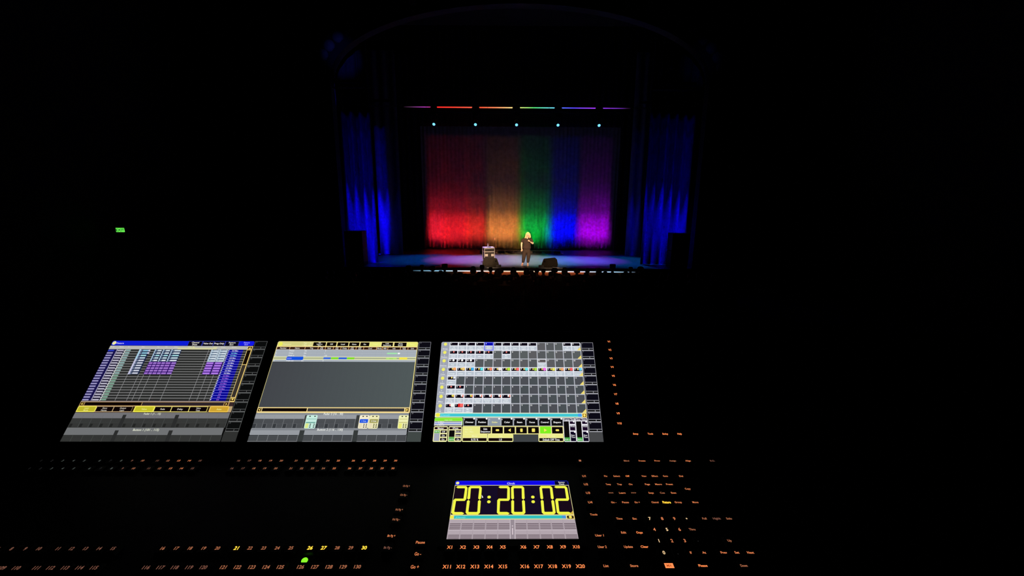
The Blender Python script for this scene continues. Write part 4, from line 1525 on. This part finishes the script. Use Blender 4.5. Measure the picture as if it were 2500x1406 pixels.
    cv.text('[Channel]>', 46, 605, 11, '#8ff0f4', 10, 'L')
    cv.rrect(1102, 592, 1134, 617, '#4ca0f0', 10, 6)
    cv.rect(1137, 590, 1170, 620, '#fcc848', 10)
    cv.rect(1141, 595, 1166, 616, '#3a1604', 11)
    cv.disc(1153, 605, 9, '#ffec70', 12)
    # playback block
    cv.rect(0, 622, 1174, 800, '#141210', 4)
    cv.rrect(0, 624, 215, 684, '#a6ee60', 5, 7)
    cv.rect(4, 629, 208, 648, '#88e830', 6)
    cv.text('stage main', 106, 640, 10, '#c8f49c', 7)
    cv.rect(0, 650, 212, 684, '#d9dce4', 6)
    for y, c in ((652, '#70707c'), (664, '#4068d8'), (678, '#84806e')):
        cv.rect(4, y, 206, y + 5, c, 7)
        cv.text({652: '4. Walk in', 664: '5. Show', 678: '6. Walk out'}[y], 50, y + 2, 8, '#f4f4f8', 8)
    for x0, x1, t, o_ in ((0, 106, 'Master', 0), (112, 214, 'XFade', 1)):
        cv.rrect(x0, 688, x1, 800, '#f6f2b0', 5, 6)
        cv.rect(x0 + 6, 694, x1 - 6, 710, '#1c0610', 6)
        cv.text(t, (x0 + x1) / 2, 702, 12, '#f8f0f0', 7)
        if not o_:
            cv.rect(6, 717, 48, 738, '#5cae4c', 6)
            cv.rect(6, 739, 48, 794, '#a3a8b8', 6)
            cv.text('100 %', 27, 727, 10, '#f0f8f0', 7)
        else:
            cv.rect(118, 717, 160, 765, '#0c0a0a', 6)
            cv.rect(118, 766, 160, 795, '#50a844', 6)
            cv.text('0.0 %', 139, 783, 11, '#f0f8f0', 7)
        for i, tt in enumerate((('Off', 'Select', 'On', 'Select', 'Go', 'Go')[o_::2])):
            yy = 718 + i * 27
            cv.rect(x0 + 54, yy, x1 - 6, yy + 19, '#140a10', 6)
            cv.text(tt, x0 + 76, yy + 10, 12, '#f8f4f4', 7)
    for i, t in enumerate(('Dimmer', 'Position', 'Gobo', 'Color', 'Beam', 'Focus', 'Control', 'Shapers')):
        a = 220 + i * 95.8
        cv.rect(a, 622, a + 95.8, 684, '#a8adb6', 5)
        on = i == 2
        cv.rect(a + 5, 628, a + 91, 682, '#8d98a4' if on else '#0e0d0f', 6)
        cv.text(t, a + 48, 657, 13, '#f6f290' if on else '#fafafa', 7, maxw=72)
        cv.text(str(i + 1), a + 9, 637, 10, '#f0f0f0', 7)
        cv.disc(a + 82, 631, 7, '#fafafa', 7)
    cv.rect(218, 686, 984, 746, '#f4ec98', 5)
    cv.rect(222, 690, 346, 744, '#ebea88', 6)
    cv.text('Exec 1.22', 262, 710, 10, '#f6f4b8', 7)
    cv.text('Seq. 1 Main', 268, 728, 10, '#f6f4b8', 7)
    cv.rect(351, 692, 432, 740, '#0c0408', 7)
    cv.text('Edit', 391, 708, 13, '#ffffff', 8)
    cv.text('Sequence', 391, 726, 13, '#ffffff', 8, maxw=76)
    for i in range(6):
        a = 441 + i * 91
        if i == 4:
            cv.rect(a, 689, a + 84, 740, '#80f020', 7)
        else:
            cv.rect(a, 692, a + 82, 740, '#0c0607', 7)
        m = a + 41
        if i == 0 or i == 5:
            cv.rrect(m - 13, 709, m + 13, 723, '#f6e464', 8, 4)
        elif i == 1:
            cv.poly(((m - 10, 716), (m + 10, 703), (m + 10, 729)), '#f6e464', 8)
        elif i == 2:
            cv.rrect(m - 9, 704, m + 9, 729, '#f6e464', 8, 3)
        elif i == 3:
            cv.rrect(m - 12, 703, m + 12, 729, '#f6e464', 8, 3)
        else:
            cv.poly(((m - 10, 704), (m + 12, 716), (m - 10, 728)), '#f6e464', 8)
    for a, b, t, v in ((218, 408, 'Master', '0.75 %'), (410, 602, 'Rate', '1.0'), (791, 982, 'OFF Time', 'Default OFF Time')):
        cv.rrect(a, 745, b, 800, '#f2eea2', 5, 5)
        cv.rect(a + 4, 748, b - 4, 768, '#ecea88', 6)
        cv.text(t, (a + b) / 2, 758, 11, '#f8f6bc', 7)
        cv.rect(a + 6, 773, b - 6, 794, '#140608', 6)
        cv.text(v, (a + b) / 2, 784, 14, '#ffffff', 7, maxw=126)
    cv.rect(603, 747, 790, 800, '#3e4245', 5)
    for a, t in ((984, 'Program Time'), (1079, 'Exec Time')):
        cv.rrect(a, 624, a + 94, 800, '#ecebf2', 5, 5)
        cv.rect(a + 4, 628, a + 88, 644, '#180a2c', 6)
        cv.text(t, a + 46, 636, 12, '#f6f4fc', 7, maxw=80)
        cv.rect(a + 4, 650, a + 44, 768, '#0d0a0c', 6)
        cv.rect(a + 5, 768, a + 46, 795, '#46aa48', 6)
        cv.text('0.0 s', a + 25, 783, 12, '#f0fcf0', 7)
        cv.rect(a + 51, 650, a + 90, 670, '#1c0a26', 6)
        cv.rect(a + 51, 682, a + 90, 718, '#1c0a26', 6)
        cv.text('XFade', a + 70, 688, 9, '#f6f4fc', 7)
        cv.rect(a + 51, 726, a + 90, 795, '#0e0620', 6)
        cv.text('Exec', a + 70, 752, 10, '#fbfbff', 7)
        cv.text('Time', a + 70, 766, 10, '#fbfbff', 7)
        cv.disc(a + 82, 653, 6, '#fbfbff', 7)
        cv.disc(a + 84, 729, 6, '#fbfbff', 7)
    return cv.build('display', parent, Matrix())


CWM, CHM = 0.200, 0.1153


def clock_display(parent):
    cv = Canvas(800, 460, CWM, CHM)
    cv.rect(0, 0, 800, 460, '#0b0b0b', 0)
    cv.rrect(0, 0, 800, 44, '#2030e0', 1, 8)
    cv.rect(14, 4, 702, 40, '#0d04e8', 2)
    cv.disc(17, 21, 12, '#f4f090', 4)
    cv.text('Clock', 394, 24, 16, '#e8e4ff', 4)
    cv.rect(704, 3, 797, 40, '#08042c', 3)
    cv.text('System', 752, 14, 11, '#ffffff', 4)
    cv.text('Clock', 752, 31, 11, '#ffffff', 4)
    cv.rect(0, 40, 800, 290, '#f4eca8', 2)
    cv.rect(2.5, 44, 797, 285, '#180918', 3)
    cv.rect(196, 44, 300, 285, '#140a24', 4)
    cv.rect(488, 44, 590, 285, '#140a24', 4)
    Y = '#f4f64a'
    T, BT, MD, WD = 49, 284, 167, 19

    def digit(x0, x1, segs):
        h = WD / 2
        g = 1.5
        sg = {'a': [(x0 + 6, T + h), (x0 + h + 6, T), (x1 - h - 3, T), (x1 - 2, T + h), (x1 - WD, T + WD), (x0 + WD - 2, T + WD)],
              'd': [(x0 + 6, BT - h), (x0 + h + 6, BT), (x1 - h - 3, BT), (x1 - 2, BT - h), (x1 - WD, BT - WD), (x0 + WD - 2, BT - WD)],
              'g': [(x0 + 4, MD), (x0 + WD, MD - h), (x1 - WD, MD - h), (x1 - 4, MD), (x1 - WD, MD + h), (x0 + WD, MD + h)],
              'f': [(x0, T + WD + 2), (x0 + WD - 2, T + h + 5), (x0 + WD, MD - h - g), (x0 + h, MD - g), (x0, MD - h - g)],
              'e': [(x0, MD + h + g), (x0 + h, MD + g), (x0 + WD, MD + h + g), (x0 + WD - 2, BT - h - 5), (x0, BT - WD - 2)],
              'b': [(x1 - WD + 2, T + h + 5), (x1, T + WD + 2), (x1, MD - h - g), (x1 - h, MD - g), (x1 - WD, MD - h - g)],
              'c': [(x1 - WD, MD + h + g), (x1 - h, MD + g), (x1, MD + h + g), (x1, BT - WD - 2), (x1 - WD + 2, BT - h - 5)]}
        for i, s in enumerate(segs):
            pts = sg[s]
            if s in 'dec':
                # keep winding consistent with the others
                pts = pts if s != 'd' else list(reversed(pts))
            cv.poly(pts, Y, 5 + 0.15 * i)
        # solid corner joins
        if 'a' in segs and 'b' in segs:
            cv.poly([(x1 - WD, T), (x1 - h - 3, T), (x1, T + WD - 3), (x1, T + WD + 4), (x1 - WD, T + WD + 4)], Y, 6.5)
        if 'a' in segs and 'f' in segs:
            cv.poly([(x0 + h + 2, T), (x0 + WD, T), (x0 + WD, T + WD + 4), (x0, T + WD + 4), (x0, T + WD - 6)], Y, 6.5)
        if 'e' in segs and 'd' in segs:
            cv.poly([(x0, BT - WD - 4), (x0 + WD, BT - WD - 4), (x0 + WD, BT), (x0 + h + 2, BT), (x0, BT - WD + 6)], Y, 6.5)
        if 'c' in segs and 'd' in segs:
            cv.poly([(x1 - WD, BT - WD - 4), (x1, BT - WD - 4), (x1, BT - WD + 6), (x1 - h - 2, BT), (x1 - WD, BT)], Y, 6.5)
        if 'b' in segs and 'g' in segs:
            cv.poly([(x1 - WD, MD - h - 3), (x1, MD - h - 3), (x1, MD - 5), (x1 - h, MD + h), (x1 - WD, MD + h)], Y, 6.5)
        if 'g' in segs and 'e' in segs:
            cv.poly([(x0 + h, MD - h), (x0 + WD, MD - h), (x0 + WD, MD + h + 3), (x0, MD + h + 3), (x0, MD + 5)], Y, 6.5)
    digit(5, 91, 'abged')
    digit(97, 190, 'abcdef')
    digit(300, 385, 'abged')
    digit(394, 485, 'abcdef')
    digit(592, 682, 'abcdef')
    digit(690, 786, 'abged')
    for x in (244, 541):
        for y in (145, 184):
            cv.disc(x, y, 12, Y, 6, ry=12, n=18)
    cv.poly(((193, 126), (205, 148), (196, 152)), '#f8f4ff', 8)
    cv.poly(((797, 255), (797, 285), (770, 285)), '#d8b84c', 6)
    cv.rect(0, 288, 800, 322, '#e4dc98', 5)
    cv.rect(26, 292, 745, 316, '#30c0c0', 6)
    cv.disc(12, 303, 13, '#f2ec48', 7, ry=11)
    cv.text('[Channel]>', 38, 305, 10, '#84ecec', 7, 'L')
    cv.rect(720, 293, 744, 316, '#4c94e0', 7)
    cv.rect(748, 291, 800, 319, '#f8d880', 7)
    cv.rect(752, 295, 794, 316, '#1a0a06', 8)
    cv.disc(773, 305, 9, '#ffee60', 9)
    cv.poly(((760, 305), (768, 299), (768, 311)), '#ffee60', 9)
    cv.poly(((786, 305), (778, 299), (778, 311)), '#ffee60', 9)
    cv.rect(0, 322, 800, 460, '#b3a6ae', 4)
    cols = [3, 78, 155, 232, 309, 386]
    cols2 = [416, 491, 570, 645, 722, 800]
    for y0, y1 in ((350, 395), (430, 460)):
        for cc in (cols, cols2):
            for i in range(5):
                a, b = cc[i] + 3, cc[i + 1] - 4
                for q in range(4 if y0 == 350 else 4):
                    yy = y0 + q * (12 if y0 == 350 else 8.2)
                    cv.rect(a, yy, b, yy + (6.5 if y0 == 350 else 4.5), '#6f6069', 5)
                cv.rect(b + 2, 324, b + 3.5, y1, '#a0939b', 5)
    cv.rect(0, 397, 800, 401, '#c8bcc4', 5)
    cv.rect(386, 324, 414, 460, '#988c95', 6)
    cv.rect(384, 324, 387, 460, '#d8ccd4', 7)
    cv.rect(413, 324, 416, 460, '#d8ccd4', 7)
    cv.rect(396, 384, 404, 430, '#cfc0c8', 7)
    cv.rect(396, 366, 404, 374, '#cfc0c8', 7)
    return cv.build('display', parent, Matrix())


s1 = screen('screen', W3, H3, wing(0, 0), 'left lit screen with a sheet of rows in white, purple and blue')
left_display(s1)
s2 = screen('screen', W3, H3, wing(PX, 0), 'middle lit screen, mostly grey with a yellow title bar')
mid_display(s2)
s3 = screen('screen', W3, H3, wing(2 * PX, 0), 'right lit screen filled with a grid of preset tiles')
right_display(s3)
s4 = screen('screen', CWM, CHM, deck(0, 0), 'small lit screen showing the clock 20:20:02 in yellow digits')
clock_display(s4)

# ---- keys
LEG = {'grey': glow('legend_grey', lin('#6a7470'), 0.55), 'dim': glow('legend_dim', lin('#8a5a4a'), 0.8), 'low': glow('legend_low', lin('#b06c4c'), 0.95),
       'mid': glow('legend_mid', lin('#e08050'), 1.0), 'on': glow('legend_orange', lin('#ff8c50'), 1.15), 'pale': glow('legend_pale', lin('#ffd8a0'), 1.0),
       'hot': glow('legend_lit_yellow', (1.0, 0.56, 0.045), 1.9), 'off': glow('legend_faint', lin('#3a3a3c'), 0.5)}


def keycap(w_, h_, t=0.0035):
    bm = bmesh.new()
    a = [(-w_ / 2, -h_ / 2, -0.0012), (w_ / 2, -h_ / 2, -0.0012), (w_ / 2, h_ / 2, -0.0012), (-w_ / 2, h_ / 2, -0.0012)]
    k = 0.0012
    b = [(x - math.copysign(k, x), y - math.copysign(k, y), t) for x, y, z in a]
    va_ = [bm.verts.new(p) for p in a]
    vb_ = [bm.verts.new(p) for p in b]
    bm.faces.new(list(reversed(va_)))
    bm.faces.new(vb_)
    for i in range(4):
        j = (i + 1) % 4
        bm.faces.new((va_[i], va_[j], vb_[j], vb_[i]))
    bmesh.ops.bevel(bm, geom=[e_ for e_ in bm.edges if all(v.co.z > 0 for v in e_.verts)], offset=0.0006, segments=2, affect='EDGES')
    return bm


KM = {}
LM = {}


def key(kind, text, x, y, lum='on', cap=0.0040, mw=0.0125, kw=0.0165, kh=0.0165, frame=deck, label=None, ktop=0.0035):
    if (kw, kh) not in KM:
        o = cpart(kind, keycap(kw, kh, ktop), KEYM, frame(x, y))
        KM[(kw, kh)] = o.data
    else:
        o = bpy.data.objects.new(kind, KM[(kw, kh)])
        C.objects.link(o)
        o.parent = CON
        o.matrix_local = frame(x, y)
    if label:
        o['label'] = label
    bm = bmesh.new()
    if text == '#ma':
        box(bm, -0.0062, 0.0062, -0.0036, 0.0036, ktop, ktop + 0.0001)
        ob = obj('legend', bm, LEG['on'], o)
        bm = bmesh.new()
        textbm(bm, 'MA', 0, 0, 0.0036, ktop + 0.0002)
        obj('legend', bm, glow('legend_dark_letters', lin('#c04a14'), 0.8), o)
        return o
    if text == '#sq':
        box(bm, -0.0022, 0.0022, -0.0022, 0.0022, ktop, ktop + 0.0001)
    else:
        textbm(bm, text, 0, 0, cap, ktop + 0.00015, maxw=mw, bold=0.022)
    obj('legend', bm, LEG[lum], o)
    return o


PIT = 0.01972
G5 = [-0.7728, -0.6657, -0.5598, -0.4096, -0.3035, -0.1966]
lumA = {0: 'off', 1: 'off', 2: 'grey', 3: 'grey', 4: 'grey', 5: 'grey', 6: 'off', 7: 'grey', 8: 'dim', 9: 'low', 10: 'dim', 11: 'low', 12: 'mid', 13: 'mid', 14: 'dim', 15: 'dim', 16: 'dim', 17: 'low', 18: 'low', 19: 'low'}  # legends fade leftwards: viewing-angle dimming put into their glow colour
for row in (0, 1):
    for g in range(6):
        for j in range(5):
            n = g * 5 + j + 1
            y = 0.1612 if row == 0 else 0.1416
            l = lumA.get(n - 1, 'low' if n < 25 else 'mid')
            key('fader_button', str(n), G5[g] + j * PIT, y, l, cap=0.0042, mw=0.008, label=None)
for g in range(6):
    for j in range(5):
        n = g * 5 + j + 1
        if n < 7 + 0:
            continue
        hot = n in (21, 26, 27, 30)
        l = 'hot' if hot else ('dim' if n < 16 else 'low')
        key('executor_button', str(n), G5[g] + j * PIT, -0.0163, l, cap=0.0054 if hot else 0.0048, mw=0.0095, label='key lit bright yellow' if hot else None)
for g in range(6):
    for j in range(5):
        n = g * 5 + j + 101
        if n < 109:
            continue
        key('executor_button', str(n), G5[g] + j * PIT, -0.0452, 'dim' if n < 121 else 'low', cap=0.0050, mw=0.0125)
bm = bmesh.new()
lathe(bm, [(0.0045, 0.0), (0.0042, 0.0012), (0.0025, 0.0022)], n=16)
sl_ = cpart('status_light', bm, glow('green_led', (0.22, 1.0, 0.02), 1.3), deck(-0.198, -0.0325, -0.0012), smooth=True)
sl_['label'] = 'small round green indicator light'

for i in range(10):
    key('executor_key', 'X%d' % (i + 1), (0.0069 if i < 5 else 0.0176) + i * 0.01955, -0.0159, 'on', cap=0.0050, mw=0.0105)
    key('executor_key', 'X%d' % (i + 11), (0.0069 if i < 5 else 0.0182) + i * 0.01960, -0.0456, 'on' if i < 9 else 'on', cap=0.0052, mw=0.0135)
for i in range(10):
    key('view_key', 'V%d' % (i + 1), 1.0735, 0.2080 - i * 0.0193, 'on', cap=0.0040, mw=0.0090, frame=wing)
for x, t in ((1.1026, 'Setup'), (1.1315, 'Tools'), (1.1607, 'Backup'), (1.1890, 'Help')):
    key('menu_key', t, x, 0.0146, 'on', cap=0.0032, mw=0.0108, frame=wing)
for y, t, l in ((0.1001, 'Ch Pg +', 'low'), (0.0806, 'Ch Pg -', 'low'), (0.0507, 'Fd Pg +', 'low'), (0.0321, 'Fd Pg -', 'low'), (0.0032, 'Bt Pg +', 'mid'), (-0.0162, 'Bt Pg -', 'dim')):
    key('page_key', t, -0.0834, y, l, cap=0.0036, mw=0.0118)
key('playback_key', 'Pause', -0.0374, -0.0078, 'mid', cap=0.0044, mw=0.0135)
key('playback_key', 'Go -', -0.0374, -0.0262, 'mid', cap=0.0050, mw=0.0095)
key('playback_key', 'Go +', -0.0377, -0.0456, 'mid', cap=0.0050, mw=0.0115)
CK = 'command_key'
key(CK, '#sq', 0.2293, 0.1613, 'low')
for x, t, l in ((0.3173, 'Blind', 'low'), (0.3469, 'Freeze', 'mid'), (0.3758, 'Prvw', 'mid'), (0.4051, 'Assign', 'low'), (0.4344, 'Align', 'mid'), (0.481, 'B.O.', 'dim')):
    key(CK, t, x, 0.1608, l, cap=0.0036, mw=0.0125)
for i, y in enumerate((0.1225, 0.1035, 0.0845, 0.0648)):
    key('user_key', 'U%d' % (i + 1), 0.2300, y, 'mid', cap=0.0044, mw=0.0085)
rowsC = ((0.1224, (('Fix', 'mid'), ('Select', 'mid'), ('Off', 'on'), ('View', 'mid'), ('Effect', 'mid'), ('Goto', 'mid'))),
         (0.1034, (('Temp', 'mid'), ('Top', 'mid'), ('On', 'mid'), ('Page', 'mid'), ('Macro', 'mid'), ('Preset', 'mid'))),
         (0.0844, (('<<<', 'low'), ('Learn', 'mid'), ('>>>', 'low'), ('Sequ', 'mid'), ('Cue', 'low'), ('Exec', 'mid'))),
         (0.0646, (('Go -', 'mid'), ('Pause', 'mid'), ('Go +', 'mid'), ('Channel', 'mid'), ('Fixture', 'hot'), ('Group', 'mid'))))
XC = (0.2692, 0.2889, 0.3085, 0.3384, 0.3579, 0.3773)
for y, ks in rowsC:
    for x, (t, l) in zip(XC, ks):
        key(CK, t, x, y, l, cap=0.0046 if l == 'hot' else 0.0035, mw=0.0135 if l == 'hot' else (0.0118 if len(t) > 4 else 0.0088), label='key lit bright yellow' if l == 'hot' else None)
for x, y, t, l in ((0.4056, 0.1223, 'Del', 'mid'), (0.4054, 0.0932, 'Copy', 'mid'), (0.4062, 0.0645, 'Move', 'mid'), (0.2309, 0.0406, 'Tools', 'mid'),
                   (0.2703, 0.0328, 'Time', 'mid'), (0.2948, 0.0327, 'Esc', 'mid'), (0.4067, 0.0326, 'Full', 'low'), (0.4265, 0.0326, 'Highlt', 'dim'), (0.4463, 0.0325, 'Solo', 'low'),
                   (0.3785, 0.0130, 'Thru', 'low'), (0.2704, 0.0078, 'Edit', 'mid'), (0.2948, 0.0078, 'Oops', 'on'), (0.4268, -0.0063, 'Up', 'low'),
                   (0.2710, -0.0160, 'Update', 'mid'), (0.2950, -0.0160, 'Clear', 'on'), (0.3599, -0.0256, 'If', 'mid'), (0.3794, -0.0256, 'At', 'mid'),
                   (0.4084, -0.0256, 'Prev', 'mid'), (0.4277, -0.0256, 'Set', 'mid'), (0.4477, -0.0258, 'Next', 'mid'),
                   (0.2311, -0.0452, 'List', 'mid'), (0.2710, -0.0452, 'Store', 'mid'), (0.3208, -0.0452, '#ma', 'on'), (0.3686, -0.0454, 'Please', 'on'), (0.4270, -0.0456, 'Down', 'low')):
    key(CK, t, x, y, l, cap=0.0036, mw=0.0130 if len(t) > 4 else 0.0098)
key('user_key', 'User 1', 0.2322, 0.0030, 'mid', cap=0.0038, mw=0.0130)
key('user_key', 'User 2', 0.2322, -0.0160, 'mid', cap=0.0038, mw=0.0130)
for x, y, t, l in ((0.3190, 0.0328, '7', 'pale'), (0.3389, 0.0327, '8', 'mid'), (0.3583, 0.0326, '9', 'mid'), (0.3781, 0.0325, '+', 'pale'),
                   (0.3197, 0.0130, '4', 'mid'), (0.3392, 0.0130, '5', 'pale'), (0.3588, 0.0130, '6', 'mid'),
                   (0.3199, -0.0063, '1', 'pale'), (0.3395, -0.0063, '2', 'mid'), (0.3590, -0.0063, '3', 'mid'), (0.3789, -0.0064, '-', 'off'),
                   (0.3204, -0.0254, '0', 'pale'), (0.3403, -0.0255, '.', 'off')):
    key('number_key', t, x, y, l, cap=0.0052 if t not in '+-' else 0.004, mw=0.008)

# ---- desk under the console
DK = thing('desk', 'plain dark desk carrying the lighting console', 'desk', (-0.15, 0.75, PZ))
# top follows the underside of the console
cb = MA @ Vector((0, -0.06, -0.055 - 0.025 * slope))
ztop = cb.z - 0.006
th_ = ztop - PZ
obj('desktop', B(-1.15, 1.15, -0.36, 0.40, th_ - 0.035, th_, bev=0.004), DESKWOOD, DK)
for sx in (-1, 1):
    for sy in (-0.32, 0.36):
        obj('leg', B(sx * 1.08 - 0.025, sx * 1.08 + 0.025, sy - 0.025, sy + 0.025, 0, th_ - 0.035), BLACKMETAL, DK)
